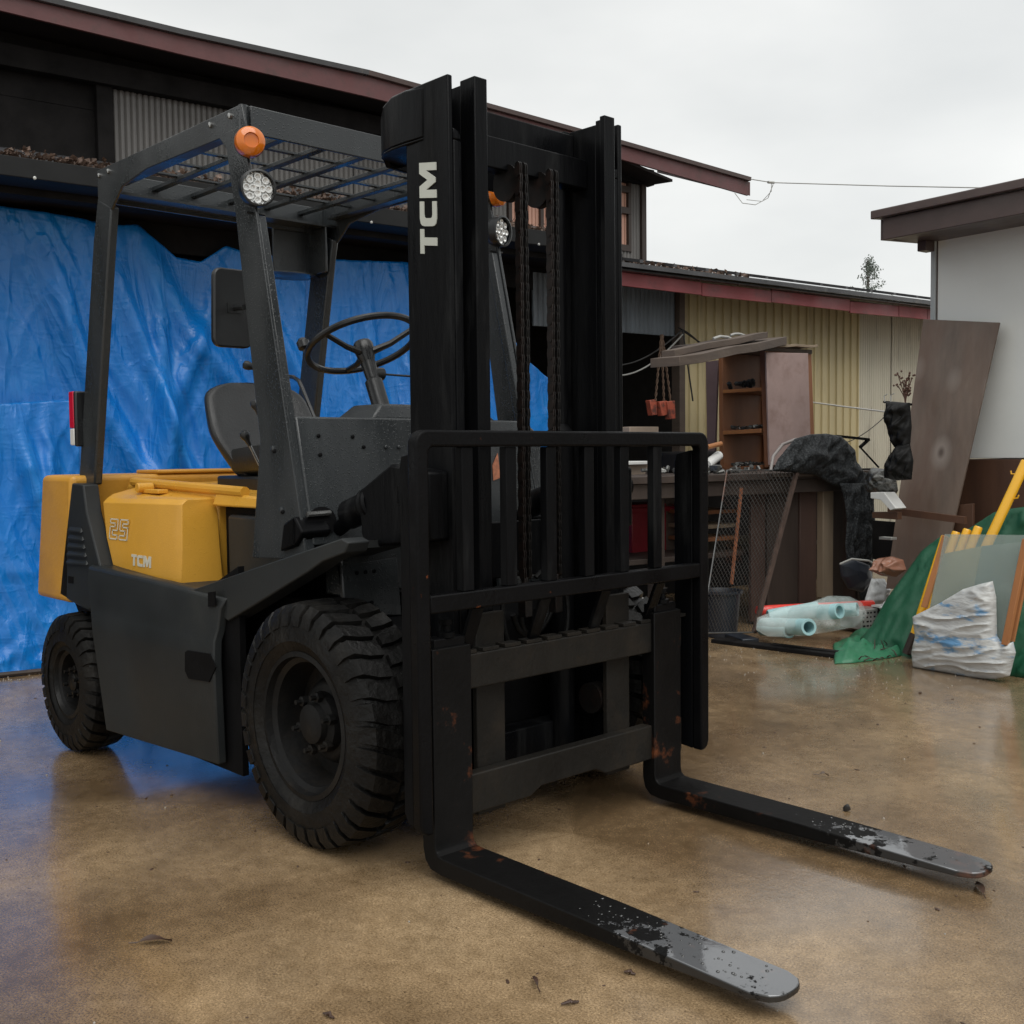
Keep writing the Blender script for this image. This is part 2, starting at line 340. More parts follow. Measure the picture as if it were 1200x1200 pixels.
out_ = [(-.567,.138)] + [(y, z) for y, z in arc(-.530,1.076,.037,180,90,5)] + [(y, z) for y, z in arc(.530,1.076,.037,90,0,5)] + [(.567,.138)]
inn_ = [(-.527,.138),(-.527,1.062),(-.517,1.072),(.517,1.072),(.527,1.062),(.527,.138)]
n1, n2 = len(out_), len(inn_)
slab(bar, [(x1,-.567,.165)] + [(x1,y,z) for y,z in out_[1:-1]] + [(x1,.567,.165),(x1,.560,.145),(x1,.545,.138),(x1,.527,.138)] + [(x1,y,z) for y,z in reversed(inn_[1:-1])] + [(x1,-.527,.138),(x1,-.545,.138),(x1,-.560,.145)], (-.034,0,0))
back = part('load_backrest', bar, BLACKR, bevel=.006, seg=3)
for s in (1,-1):
    b = bm_(); slab(b, [(.0075,.5265*s,1.06),(-.052,.5265*s,1.05),(-.06,.5265*s,1.02),(-.06,.5265*s,.17),(-.045,.5265*s,.145),(.0075,.5265*s,.14)], (0,.012*s,0)); part('side_plate', b, BLACK, back, bevel=.002)
b = bm_(); box(b, (.006,-.5268,.672), (.040,.5268,.716)); part('middle_rail', b, BLACKR, back, bevel=.004)
for y in (-.40,-.2525,-.107,.040,.186,.332):
    b = bm_(); box(b, (.009,y-.0185,.7165), (.034,y+.0185,1.0715)); part('upright_bar', b, BLACK, back, bevel=.002)
for y in (-.36,.36,-.12,.12):
    b = bm_(); beam(b, (.018,y,.671), (-.03,y,.56), .04, .012, (1,0,0)); part('mounting_strap', b, BLACK, back, bevel=.002)
# -- forks
def fork_mat():
    M = mat('fork_steel', (.0045,.0043,.0043), .45, var=.35, vscale=9, bump=.12, bscale=60, col2=(.11,.035,.014), c2t=(.60,.72), c2s=9)
    t = M.node_tree; l = t.links.new; b = [n for n in t.nodes if n.type == 'BSDF_PRINCIPLED'][0]
    g = t.nodes.new('ShaderNodeTexCoord'); n = t.nodes.new('ShaderNodeTexNoise'); n.inputs['Scale'].default_value = 16; n.inputs['Detail'].default_value = 9; n.inputs['Roughness'].default_value = .72
    l(g.outputs['Object'], n.inputs['Vector'])
    sx = t.nodes.new('ShaderNodeSeparateXYZ'); l(g.outputs['Object'], sx.inputs[0])
    a = t.nodes.new('ShaderNodeMapRange'); a.inputs[1].default_value = .32; a.inputs[2].default_value = .78; a.inputs[3].default_value = -.26; a.inputs[4].default_value = .10; l(sx.outputs[0], a.inputs[0])
    ad = t.nodes.new('ShaderNodeMath'); ad.operation = 'ADD'; l(n.outputs[0], ad.inputs[0]); l(a.outputs[0], ad.inputs[1])
    r = t.nodes.new('ShaderNodeMapRange'); r.inputs[1].default_value = .50; r.inputs[2].default_value = .515; r.inputs[3].default_value = .5; r.inputs[4].default_value = .05; l(ad.outputs[0], r.inputs[0])
    ge0 = t.nodes.new('ShaderNodeNewGeometry'); sz0 = t.nodes.new('ShaderNodeSeparateXYZ'); l(ge0.outputs['True Normal'], sz0.inputs[0]); g0 = t.nodes.new('ShaderNodeMath'); g0.operation = 'GREATER_THAN'; g0.inputs[1].default_value = .9; l(sz0.outputs[2], g0.inputs[0])
    mr0 = t.nodes.new('ShaderNodeMix'); mr0.data_type = 'FLOAT'; mr0.inputs[2].default_value = .42; l(g0.outputs[0], mr0.inputs[0]); l(r.outputs[0], mr0.inputs[3]); l(mr0.outputs[0], b.inputs['Roughness'])
    bp = [q for q in t.nodes if q.type == 'BUMP'][0]; r3 = t.nodes.new('ShaderNodeMapRange'); r3.inputs[1].default_value = .5; r3.inputs[2].default_value = .515; r3.inputs[3].default_value = .12; r3.inputs[4].default_value = .012; l(ad.outputs[0], r3.inputs[0]); l(r3.outputs[0], bp.inputs['Strength'])
    sp = t.nodes.new('ShaderNodeMapRange'); sp.inputs[1].default_value = .5; sp.inputs[2].default_value = .515; sp.inputs[3].default_value = .12; sp.inputs[4].default_value = .8; l(ad.outputs[0], sp.inputs[0]); l(sp.outputs[0], b.inputs['Specular IOR Level'])
    me_ = t.nodes.new('ShaderNodeMapRange'); me_.inputs[1].default_value = .5; me_.inputs[2].default_value = .515; me_.inputs[3].default_value = 0; me_.inputs[4].default_value = .42; l(ad.outputs[0], me_.inputs[0])
    ge = t.nodes.new('ShaderNodeNewGeometry'); sz = t.nodes.new('ShaderNodeSeparateXYZ'); l(ge.outputs['True Normal'], sz.inputs[0]); up_ = t.nodes.new('ShaderNodeMath'); up_.operation = 'GREATER_THAN'; up_.inputs[1].default_value = .9; l(sz.outputs[2], up_.inputs[0])
    mm_ = t.nodes.new('ShaderNodeMath'); mm_.operation = 'MULTIPLY'; l(me_.outputs[0], mm_.inputs[0]); l(up_.outputs[0], mm_.inputs[1]); me_ = mm_
    l(me_.outputs[0], b.inputs['Metallic'])
    src = b.inputs['Base Color'].links[0].from_socket; mx = t.nodes.new('ShaderNodeMix'); mx.data_type = 'RGBA'; l(me_.outputs[0], mx.inputs[0]); l(src, mx.inputs[6]); mx.inputs[7].default_value = (.40,.41,.43,1); l(mx.outputs[2], b.inputs['Base Color'])  # pale tint on worn top faces also paints the water film's sky sheen
    return M
FM = fork_mat()
def fork(y0, y1, LN=.972):
    b = bm_()
    prof = [(0,.577),(0,.088),(.004,.074),(.014,.066),(.03,.064),(.5,.060),(LN,.050),(LN,.036),(.5,.024),(.02,.020),(-.02,.026),(-.040,.045),(-.048,.075),(-.048,.577)]
    n = 9; ys = [y0+(y1-y0)*i/n for i in range(n+1)]
    rings = []
    for y in ys:
        e = min(y-y0, y1-y); rr = .052; dx = rr-math.sqrt(max(0, rr*rr-(rr-min(e, rr))**2))
        rings.append([b.verts.new((x-dx if x > .6 else x, y, z)) for x, z in prof])
    for a, c in zip(rings, rings[1:]):
        for k in range(len(prof)): b.faces.new((a[k], a[(k+1)%len(prof)], c[(k+1)%len(prof)], c[k]))
    b.faces.new(rings[0]); b.faces.new(rings[-1])
    f = part('fork', b, FM, bevel=.003, smooth=30)
    h = bm_(); box(h, (-.052,y0+.012,.559), (-.008,y1-.012,.600)); part('hook', h, BLACKR, f, bevel=.004)
    h = bm_(); lathe(h, (-.022,(y0+y1)/2,.60), (0,0,1), [(.022,0),(.022,.012),(.012,.014),(.012,.03),(.018,.032),(.018,.045),(0,.047)], 12); part('locking_pin', h, BLACK, f)
    return f
nf = fork(-.492,-.366); ff = fork(.355,.481)
BEAD = mat('water_bead', (.02,.02,.02), .04, var=.1, spec=1.0, coat=1.0)
for f_, ya_, n_ in ((nf,-.492,60),(ff,.355,34)):
    b = bm_(); rnd = random.Random(n_)
    for i in range(n_):
        x = rnd.uniform(.45,.95); y = ya_+.014+rnd.random()*.098; rr = rnd.uniform(.0012,.0042)*(1 if n_ > 40 else .9); z = .0605-(x-.5)*.0213
        bmesh.ops.create_icosphere(b, subdivisions=2, radius=rr, matrix=Matrix.Translation((x,y,z)) @ Matrix.Diagonal((1,1,.45,1)))
    stuff(obj('water_beads', b, BEAD, f_, smooth=180))

# -- wheels
def wheel(name, cx, cy, r, wd, rim_r, sgn, lug, dz=0.0):
    """sgn=-1: outer side faces -Y"""
    ax = Vector((0, sgn, 0)); c = Vector((cx, cy, r+dz)); h = wd/2
    b = bm_()
    rt = r-.014
    lathe(b, c, ax, [(rim_r,h*.72),(rim_r+.012,h*.86),(rim_r+.04,h*.98),(rt-.09,h),(rt-.045,h*.97),(rt-.015,h*.86),(rt-.003,h*.6),(rt,0),(rt-.003,-h*.6),(rt-.015,-h*.86),(rt-.05,-h*.98),(rim_r+.03,-h*.95),(rim_r,-h*.7)], 72, close=True)
    for sd in (1,-1):
        for k in range(lug):
            a0 = 2*pi*(k+(.5 if sd < 0 else 0))/lug; rows = []
            for (off, rr, da) in ((.05*h*sd, r, .0),(.42*h*sd, r-.001, .035),(.80*h*sd, r-.006, .085),(.97*h*sd, r-.030, .10),(1.01*h*sd, r-.062, .105)):
                wv = .36*2*pi/lug if abs(off) > .3*h else .24*2*pi/lug; ring = []
                for dr, da2 in ((0,-wv),(0,wv),(-.018,wv*1.15),(-.018,-wv*1.15)):
                    an = a0+da+da2; R_ = rr+dr
                    if abs(off) > .9*h and dr: R_ = rr-.002; o2 = off-sd*.016
                    else: o2 = off
                    ring.append(c + Vector((cos(an)*R_, sgn*o2, sin(an)*R_)))
                rows.append([b.verts.new(p) for p in ring])
            for p, q in zip(rows, rows[1:]):
                for j in range(4): b.faces.new((p[j], p[(j+1)%4], q[(j+1)%4], q[j]))
            b.faces.new(rows[0]); b.faces.new(rows[-1])
    ty = bm_()
    rim = bm_(); lathe(rim, c, ax, [(rim_r+.012,h*.74),(rim_r+.010,h*.86),(rim_r-.004,h*.88),(rim_r-.008,h*.70),(rim_r-.022,h*.62),(rim_r-.026,h*.30),(rim_r-.034,-h*.1),(rim_r*.62,-h*.05),(rim_r*.55,h*.15),(rim_r*.5,h*.18),(0,h*.18)], 48)
    wo = part(name, rim, DARKRIM, smooth=40)
    obj('tyre', b, RUB, wo, smooth=40); ty.free()
    hb = bm_(); lathe(hb, c, ax, [(rim_r*.44,h*.18),(rim_r*.42,h*.40),(rim_r*.30,h*.46),(rim_r*.28,h*.62),(rim_r*.2,h*.68),(0,h*.68)], 24); obj('hub', hb, DARKRIM, wo)
    nb = None
    for k in range(6):
        a = 2*pi*k/6+.3; p = c + Vector((cos(a)*rim_r*.40, sgn*h*.38, sin(a)*rim_r*.40))
        nb = bm_(); lathe(nb, p, ax, [(.0145,0),(.0145,.018),(.007,.020),(.007,.036),(0,.036)], 6); obj('wheel_nut', nb, DARKRIM, wo, smooth=20)
    return wo
DARKRIM = mat('dark_rim_paint', (.007,.007,.007), .5, var=.3, vscale=8, rvar=.15, bump=.15, bscale=60, col2=(.016,.013,.010), c2t=(.5,.7), c2s=9, spec=.2)
for s in (-1, 1):
    wheel('front_wheel', -.430, s*.502, .333, .215, .190, s, 34)
    wheel('rear_wheel', -2.075, s*.512, .262, .175, .128, s, 30, dz=-.052)

# -- body side panels (charcoal), mirrored on the far side
def sidepoly(pts, y, th, name, m, parent=None, bevel=.004, both=True):
    o = None
    for s in ((1,-1) if both else (1,)):
        P = []
        for u, v in pts:
            q = Q(u, v, 'y', y); P.append((q.x, q.y*s, q.z))
        b = bm_(); slab(b, P, (0, th*s, 0)); o = part(name, b, m, parent, bevel=bevel)
    return o
def nz_(p): return p
# lower skirt: bulging sheet lofted between profile lines
def skirt(s):
    b = bm_()
    lowL = [(-1.83,.13),(-1.79,.13)]
    zs = [(.648,-.548),(.638,-.562),(.60,-.572),(.535,-.572),(.50,-.585),(.44,-.588),(.11,-.580)]
    rows = []
    for z, y in zs:
        f = (z-.11)/(.648-.11)
        xr_ = -1.745 - .13*f - (.03 if z > .5 else 0); xf = -.925 + .0*f
        if z > .5: xf = -.935 + (z-.50)*.30
        zz = z if z != .11 else None
        dz = .018 if z > .63 else 0
        rows.append(((xr_, y*s, z+dz if z > .12 else .085), (xf, y*s, z-dz*.6 if z > .12 else .125)))
    for off in (0,):
        v0 = [[b.verts.new(p) for p in r] for r in rows]
        v1 = [[b.verts.new((p[0], p[1]-s*-.03, p[2])) for p in r] for r in rows]
        for i in range(len(rows)-1):
            b.faces.new((v0[i][0], v0[i][1], v0[i+1][1], v0[i+1][0])); b.faces.new((v1[i][0], v1[i+1][0], v1[i+1][1], v1[i][1]))
            for k in (0,1): b.faces.new((v0[i][k], v0[i+1][k], v1[i+1][k], v1[i][k]))
        for i in (0, len(rows)-1): b.faces.new((v0[i][0], v1[i][0], v1[i][1], v0[i][1]))
    return part('side_skirt', b, GREYD, bevel=.005, smooth=25)
for s in (1,-1):
    sk = skirt(s)
    b = bm_(); pts = [Q(u,v,'y',-.5865) for u,v in [(218,764),(221,762),(247,766),(254,782),(246,799),(222,795),(218,786)]]
    slab(b, [(p.x, p.y*s, p.z) for p in pts], (0,-.004*s,0)); part('pocket_shade', b, DARK, sk)  # flat dark patch on the skirt; the pocket's inner shade is painted
    b = bm_(); pts = [Q(u,v,'y',-.574) for u,v in [(245,694),(253,693),(253,710),(245,711)]]
    slab(b, [(p.x, p.y*s, p.z) for p in pts], (0,-.004*s,0)); part('slot_shade', b, DARK, sk)  # dark piece laid on the sheet paints the slot's shade
# front fender strip rising to the tilt cylinder
sidepoly([(222,692),(300,665),(400,631),(408,636),(404,648),(378,658),(360,671),(300,708),(267,728)], -.555, .07, 'fender', GREYD)
b = None
for s in (1,-1):   # fender top / step tread
    b = bm_(); slab(b, [(-1.12,-.553*s,.628),(-.73,-.553*s,.735),(-.34,-.553*s,.825),(-.34,-.30*s,.825),(-.73,-.30*s,.735),(-1.12,-.30*s,.628)], (0,0,-.02)); part('step_plate', b, GREYD)
    b = bm_(); P = [(-1.86,.66),(-1.15,.60),(-.84,.73),(-.84,.10),(-1.75,.10)]; slab(b, [(x,-.545*s,z) for x,z in P], (0,.02*s,0)); part('inner_panel', b, DARK)
# ledge shelf behind yellow cover
for s in (1,-1):
    b = bm_(); slab(b, [(-1.88,-.545*s,.668),(-1.19,-.552*s,.632),(-1.19,-.33*s,.632),(-1.88,-.33*s,.668)], (0,0,-.03)); part('side_ledge', b, GREYD, bevel=.003)
# rear pillar panel with louvers
for s in (1,-1):
    P = [Q(u,v,'y',-.545) for u,v in [(84,566),(97,568),(101,600),(119,672),(128,686),(104,716),(95,712),(70,697),(75,645)]]
    b = bm_(); slab(b, [(p.x, p.y*s, p.z) for p in P], (0,.06*s,0)); rp = part('rear_side_panel', b, GREYD, bevel=.006)
    for k in range(5):
        u0, u1, v0 = 82+(-.6*k), 97+1.6*k, 617+k*9.5
        P = [Q(u,v,'y',-.5455) for u,v in [(u0,v0),(u1-2,v0+1.5),(u1,v0+6),(u0-.5,v0+4.5)]]
        b = bm_(); A = [Vector((p.x, p.y*s, p.z)) for p in P]; C_ = [a + Vector((0,-.008*s,-.004 if i > 1 else -.012)) for i, a in enumerate(A)]
        loft(b, A, C_); part('louver', b, GREYD, rp, smooth=0)
    P = [Q(u,v,'y',-.5458) for u,v in [(80,675),(86,676),(86,684),(80,683)]]; b = bm_(); slab(b, [(p.x, p.y*s, p.z) for p in P], (0,-.001*s,0)); part('slot_shade', b, DARK, rp)  # slot depth shown by a thin piece in painted shade
# counterweight
b = bm_()
cw = [(-2.08,-.545),(-2.36,-.545),(-2.44,-.50),(-2.49,-.38),(-2.50,0),(-2.49,.38),(-2.44,.50),(-2.36,.545),(-2.08,.545)]
loft(b, [(x*1.0+.0,y,.99) for x,y in cw], [(x-.10 if x < -2.1 else x-.06,y,.50) for x,y in cw])
cwt = part('counterweight', b, YELD, bevel=.022, seg=4)
b = bm_(); box(b, (-2.28,-.20,.991), (-2.08,.20,1.006)); part('counterweight_cover', b, YELD, cwt, bevel=.006)
b = bm_(); loft(b, [(-2.2,-.40,.50),(-2.2,.40,.50),(-2.5,.40,.50),(-2.5,-.40,.50)], [(-2.15,-.36,.28),(-2.15,.36,.28),(-2.42,.36,.30),(-2.42,-.36,.30)]); part('counterweight_foot', b, DARK, cwt, bevel=.01)
# engine hood and side covers
b = bm_(); loft(b, [(-2.06,-.36,.62),(-2.06,.36,.62),(-1.34,.36,.62),(-1.34,-.36,.62)], [(-2.06,-.34,.955),(-2.06,.34,.955),(-1.34,.34,.935),(-1.34,-.34,.935)])
hood = part('engine_hood', b, YEL, bevel=.015, seg=3)
b = bm_(); loft(b, [(-1.3395,-.362,.888),(-1.3395,.362,.888),(-1.0,.362,.888),(-1.0,-.362,.888)], [(-1.3395,-.345,.934),(-1.3395,.345,.934),(-1.0,.345,.922),(-1.0,-.345,.922)]); part('hood_front_lip', b, YEL, hood, bevel=.008)
b = bm_(); tube(b, [(-2.0,-.335,.963),(-1.16,-.335,.938)], .018, 10); part('hood_rib', b, YEL, hood)
b = bm_(); box(b, (-1.80,-.40,.925), (-1.66,-.36,.94)); lathe(b, (-1.79,-.42,.945), (0,1,0), [(0,0),(.018,0),(.018,.06),(0,.06)], 12); part('hood_latch', b, YEL, hood, bevel=.003)
for s in (1,-1):
    b = bm_()
    sec = [(-1.955,-.34),(-1.955,-.475),(-1.93,-.50),(-1.345,-.50),(-1.318,-.488),(-1.298,-.35),(-1.30,-.34)]
    bot = {0:.668,1:.668,2:.665,3:.632,4:.630,5:.622,6:.622}; top = {0:.93,1:.905,2:.89,3:.898,4:.898,5:.895,6:.90}
    A = []; B = []
    for i, (x, y) in enumerate(sec):
        xb = x + (.10 if i < 3 else 0); A.append((xb, y*s, bot[i])); B.append((x + (-.052 if i > 4 else -.006 if i > 2 else 0), (y + (.012 if 0 < i < 6 else 0))*s, top[i]))
    mid = [((a[0]+c[0])/2 + (.012 if i in (4,5) else 0), a[1], a[2]+(c[2]-a[2])*.45) for i, (a, c) in enumerate(zip(A, B))]
    va = [b.verts.new(p) for p in A]; vm = [b.verts.new(p) for p in mid]; vb = [b.verts.new(p) for p in B]; n = len(sec)
    vc = [b.verts.new((p[0]-(.02 if i > 4 else -.01 if i < 3 else 0), (abs(p[1])-.02)*(-s) if 0 < i < 6 else p[1], p[2]+.016)) for i, p in enumerate(B)]
    for r0, r1 in ((va,vm),(vm,vb),(vb,vc)):
        for i in range(n): b.faces.new((r0[i], r0[(i+1)%n], r1[(i+1)%n], r1[i]))
    b.faces.new(va[::-1]); b.faces.new(vc)
    cov = part('side_cover', b, YEL, bevel=.007, seg=3, smooth=25)
    if s == 1:
        letters((-1.672,-.5005,.675), (1,0,0), (0,0,1), .040, .155, .12, LET2, cov, (0,-1,0), .0015)
        b = bm_()                                  # outlined 25
        two = [(0,1),(.82,1),(.82,.44),(.28,.44),(.28,.20),(.82,.20),(.82,0),(0,0),(0,.62),(.54,.62),(.54,.80),(0,.80)]
        five = [(.02,1),(.84,1),(.84,.80),(.30,.80),(.30,.62),(.84,.62),(.84,0),(0,0),(0,.20),(.56,.20),(.56,.44),(.02,.44)]
        for gi, g in enumerate((two, five)):
            ox = -1.852 + gi*.083; P = [Vector((ox + a*.078 + .24*.072*c_, -.5005, .762+c_*.072)) for a, c_ in g]
            for i in range(len(P)):
                p, q = P[i], P[(i+1)%len(P)]; d = (q-p).normalized(); nn = Vector((d.z,0,-d.x))*.0022
                slab(b, [p-d*.002-nn, q+d*.002-nn, q+d*.002+nn, p-d*.002+nn], (0,-.0015,0))
        part('number', b, LET2, cov, smooth=0)
    # dark box between the cover and the front leg
    b = bm_(); box(b, (-1.235,-.362*s if s > 0 else .30,.60), (-.90,-.30 if s > 0 else .362,.862)); part('step_box', b, GREYD, bevel=.012)
    b = bm_(); box(b, (-1.30,-.33 if s > 0 else .25,.40), (-.70,-.25 if s > 0 else .33,.90)); part('inner_side', b, DARK)
b = bm_(); box(b, (-1.85,-.42,.20), (-.62,.42,.60)); part('chassis', b, DARK, bevel=.01)
b = bm_(); box(b, (-.62,-.36,.16), (-.30,.36,.58)); part('front_axle_housing', b, DARK, bevel=.02)
b = bm_(); box(b, (-1.02,-.42,.60), (-.60,.42,.635)); part('floor_plate', b, DARK, bevel=.004)
b = bm_(); tube(b, [(-2.075,-.42,.21),(-2.075,.42,.21)], .05, 14); part('rear_axle', b, DARK)
b = bm_(); tube(b, [(-.43,-.42,.333),(-.43,.42,.333)], .07, 14); part('front_axle', b, DARK)

# -- cowl: slanted front panel between the front legs
LX = lambda z: -.863 + (2.092-z)*.2215
b = bm_(); slab(b, [(LX(1.168)+.004,-.455,1.168),(LX(.80)+.004,-.455,.80),(LX(.80)+.004,.455,.80),(LX(1.168)+.004,.455,1.168)], (-.03,0,0))
cowl = part('front_cowl', b, GREY, bevel=.006)
for s in (1,-1):       # flared side edge of the cowl
    b = bm_(); slab(b, [(LX(1.168)+.002,.455*s,1.168),(LX(1.13)+.002,.505*s,1.13),(LX(.92)+.002,.565*s,.92),(LX(.78)+.002,.57*s,.78),(LX(.78)+.002,.455*s,.78)], (-.03,0,0))
    if s > 0: part('cowl_wing', b, GREY, cowl, bevel=.004)
    else: b.free()
b = bm_()   # hole drawn as a flat dark disc, its shade painted, with pipe
def on_cowl(u, v, off=.006):
    """pixel on the slanted cowl plane"""
    d = ray(u, v); nrm = Vector((1,0,.2215)).normalized(); p0 = Vector((LX(1.0)+off,0,1.0)); return CAM + d*((p0-CAM).dot(nrm)/d.dot(nrm))
P = [on_cowl(377+17*cos(a), 611+17.5*sin(a)) for a in [i*2*pi/18 for i in range(18)]]
slab(b, P, (.002,0,0)); hole_shade = part('cowl_opening_shade', b, DARK, cowl)
b = bm_(); tube(b, [on_cowl(360,603,.016), on_cowl(387,601,.016)], .008, 8); part('pipe', b, STEEL, cowl)
for (u, v) in ((373,511),(413,512),(426,524),(452,524),(467,524),(375,533),(321,529),(331,600)):
    b = bm_(); lathe(b, on_cowl(u, v, .005), (1,0,.22), [(.006,0),(.006,.004),(.003,.006),(0,.006)], 8); part('bolt', b, GREY if u > 440 else DARK, cowl)
b = bm_(); slab(b, [on_cowl(583,531), on_cowl(586,560), on_cowl(578,563), on_cowl(577,545)], (.002,0,0)); part('warning_sticker', b, mat('sticker', (.45,.16,.08), .5, var=.4, vscale=80), cowl)
# lower front plates (grey, bolted) behind the tyre and mast
b = bm_(); box(b, (-.60,-.40,.655), (-.52,.40,.80)); part('lower_cowl_beam', b, GREY, bevel=.006)
for s in (1,-1):
    b = bm_(); slab(b, [(-.52,-.40*s,.745),(-.50,-.40*s,.60),(-.50,-.20*s,.58),(-.52,-.20*s,.755)], (-.02,0,0)); fp = part('front_plate', b, GREY, bevel=.004)
    for yy, zz in ((.36,.72),(.33,.72),(.30,.72),(.34,.63),(.31,.63)):
        b = bm_(); lathe(b, (-.50,-yy*s,zz), (1,0,0), [(.006,0),(.006,.003),(0,.003)], 8); part('bolt', b, DARK, fp)
# dash box, column, wheel
b = bm_(); loft(b, [(-.90,-.16,1.165),(-.69,-.16,1.165),(-.69,.36,1.165),(-.90,.36,1.165)], [(-.86,-.11,1.215),(-.71,-.11,1.215),(-.71,.30,1.215),(-.86,.30,1.215)]); part('dash_box', b, GREY, bevel=.008)
WC = Vector((-.955,.0,1.425)); WA = Vector((-.42,0,.91)).normalized()
b = bm_(); x_, y_ = frame(WA); Rr = .187; ring = [WC + (x_*cos(2*pi*k/48) + y_*sin(2*pi*k/48))*Rr for k in range(49)]
tube(b, ring, .0115, 10, cap=False)
sw = part('steering_wheel', b, PLAS)
for a in (75, 195, 315):
    b = bm_(); d = x_*cos(R(a)) + y_*sin(R(a)); tube(b, [WC-WA*.035+d*.02, WC-WA*.028+d*.09, WC+d*.183], [.013,.010,.009], 8); part('spoke', b, PLAS, sw)
b = bm_(); lathe(b, WC-WA*.075, WA, [(.02,0),(.028,.02),(.034,.05),(.034,.072),(.028,.082),(0,.084)], 20); part('hub_cap', b, PLAS, sw)
b = bm_(); d = x_*cos(R(150)) + y_*sin(R(150)); lathe(b, WC+d*.19, WA, [(.008,0),(.008,.02),(.02,.028),(.022,.05),(.012,.062),(0,.064)], 14); part('spinner_knob', b, PLAS, sw)
b = bm_(); tube(b, [WC-WA*.07, WC-WA*.13, WC-WA*.14, WC-WA*.28], [.026,.022,.030,.030], 14); col_ = part('steering_column', b, PLAS)
b = bm_(); tube(b, [WC-WA*.11+Vector((0,.02,0)), WC-WA*.115+Vector((.02,.16,.0))], .004, 6); lathe(b, WC-WA*.11, (0,1,0), [(0,-.01),(.02,-.01),(.022,.045),(0,.05)], 12); part('gear_stalk', b, PLAS, col_)
# hydraulic levers with round knobs
def lever(px, kn, base, r=.014):
    b = bm_(); tube(b, [base, kn], .005, 8); lv = part('lever', b, STEEL if r > .013 else PLAS)
    b = bm_(); k = Vector(kn); dd = (k-Vector(base)).normalized(); lathe(b, k-dd*.012, dd, [(.006,-.02),(.009,0),(r,.010),(r*1.15,.020),(r*.9,.030),(0,.034)], 14); part('knob', b, PLAS, lv)
lever(0, Q(292,429,'y',-.33), Q(312,436,'y',-.28), .0135)
lever(0, Q(300,476,'y',-.30), Q(312,510,'y',-.28), .0145)
lever(0, Q(288,512,'y',-.34), Q(304,545,'y',-.30), .0145)
# seat
def seat():
    b = bm_()
    rows = []
    for i in range(13):                               # backrest: lofted rounded sections
        f = i/12; z = .965 + f*.375; hw = .235*(1-.16*(f**3)) * (1 if f < .85 else math.sqrt(max(.05, 1-((f-.85)/.17)**2))) * (.60 + .40*min(1, f*2.2)**.8)
        xc = -1.565 - .17*f; th = .075*(1-.35*f)
        ring = []
        for k in range(20):
            a = 2*pi*k/20; cx_, sy = cos(a), sin(a)
            yy = hw*abs(sy)**.6*(1 if sy > 0 else -1); wrap = .075*(abs(yy)/max(hw,.01))**2.5
            ring.append(b.verts.new((xc + th*(abs(cx_)**.8)*(1 if cx_ > 0 else -1) + wrap*(1-.3*f), yy, z)))
        rows.append(ring)
    for p, q in zip(rows, rows[1:]):
        for k in range(20): b.faces.new((p[k], p[(k+1)%20], q[(k+1)%20], q[k]))
    b.faces.new(rows[0]); b.faces.new(rows[-1])
    st = part('seat', b, SEATM, smooth=60)
    sb = st.modifiers.new('sub', 'SUBSURF'); sb.levels = sb.render_levels = 1
    b = bm_(); rows = []
    for i in range(9):
        f = i/8; x = -1.52 + f*.50; hw = .185*(1-.12*f); h0 = .985; h1 = 1.07 + .02*sin(f*pi) - (.03 if i == 8 else 0); ring = []
        for k in range(20):
            a = 2*pi*k/20; yy = hw*abs(cos(a))**.55*(1 if cos(a) > 0 else -1); zz = (h0+h1)/2 + (h1-h0)/2*abs(sin(a))**.6*(1 if sin(a) > 0 else -1) + (.035*(abs(yy)/hw)**3 if sin(a) > 0 else 0)
            ring.append(b.verts.new((x, yy, zz)))
        rows.append(ring)
    for p, q in zip(rows, rows[1:]):
        for k in range(20): b.faces.new((p[k], p[(k+1)%20], q[(k+1)%20], q[k]))
    b.faces.new(rows[0]); b.faces.new(rows[-1]); part('cushion', b, SEATM, st, smooth=60)
    b = bm_(); box(b, (-1.66,-.17,.925), (-1.20,.17,.985)); part('seat_base', b, PLAS, st, bevel=.01)
    b = bm_(); tube(b, [Q(u,v,'y',.24) for u,v in ((326,440),(344,442),(350,446),(354,455),(368,490))], .0085, 8); tube(b, [Q(u,v,'y',.20) for u,v in ((327,441),(334,463),(352,492))], .0085, 8)
    part('arm_rail', b, PLAS, st)
    return st
seat()

# -- overhead guard
GZ = 2.092
b = bm_(); slab(b, [(-1.905,-.485,2.098),(-.865,-.485,2.093),(-.845,-.485,2.02),(-.93,-.485,1.955),(-1.0,-.485,2.02),(-1.50,-.485,2.028),(-1.70,-.485,2.005),(-1.79,-.485,1.94),(-1.90,-.485,1.965)], (0,.010,0))
guard = part('overhead_guard', b, GREY, bevel=.0025)
b = bm_(); slab(b, [(-1.905,.485,2.098),(-.865,.485,2.093),(-.845,.485,2.02),(-.93,.485,1.955),(-1.0,.485,2.02),(-1.50,.485,2.028),(-1.70,.485,2.005),(-1.79,.485,1.94),(-1.90,.485,1.965)], (0,-.010,0)); part('side_rail', b, GREY, guard, bevel=.0025)
for s in (-1, 1):
    b = bm_(); slab(b, [(-1.79,.475*s,2.03),(-.90,.475*s,2.03),(-.90,.430*s,2.03),(-1.79,.430*s,2.03)], (0,0,.012)); part('side_rail_flange', b, GREY, guard)
b = bm_(); box(b, (-.876,-.455,2.012), (-.864,.455,2.094)); part('front_rail', b, GREY, guard, bevel=.0025)
b = bm_(); slab(b, [(-.872,-.456,2.094),(-.864,-.47,2.094),(-.866,-.4845,2.094),(-.88,-.486,2.094)], (0,0,-.08)); part('corner_piece', b, GREY, guard)
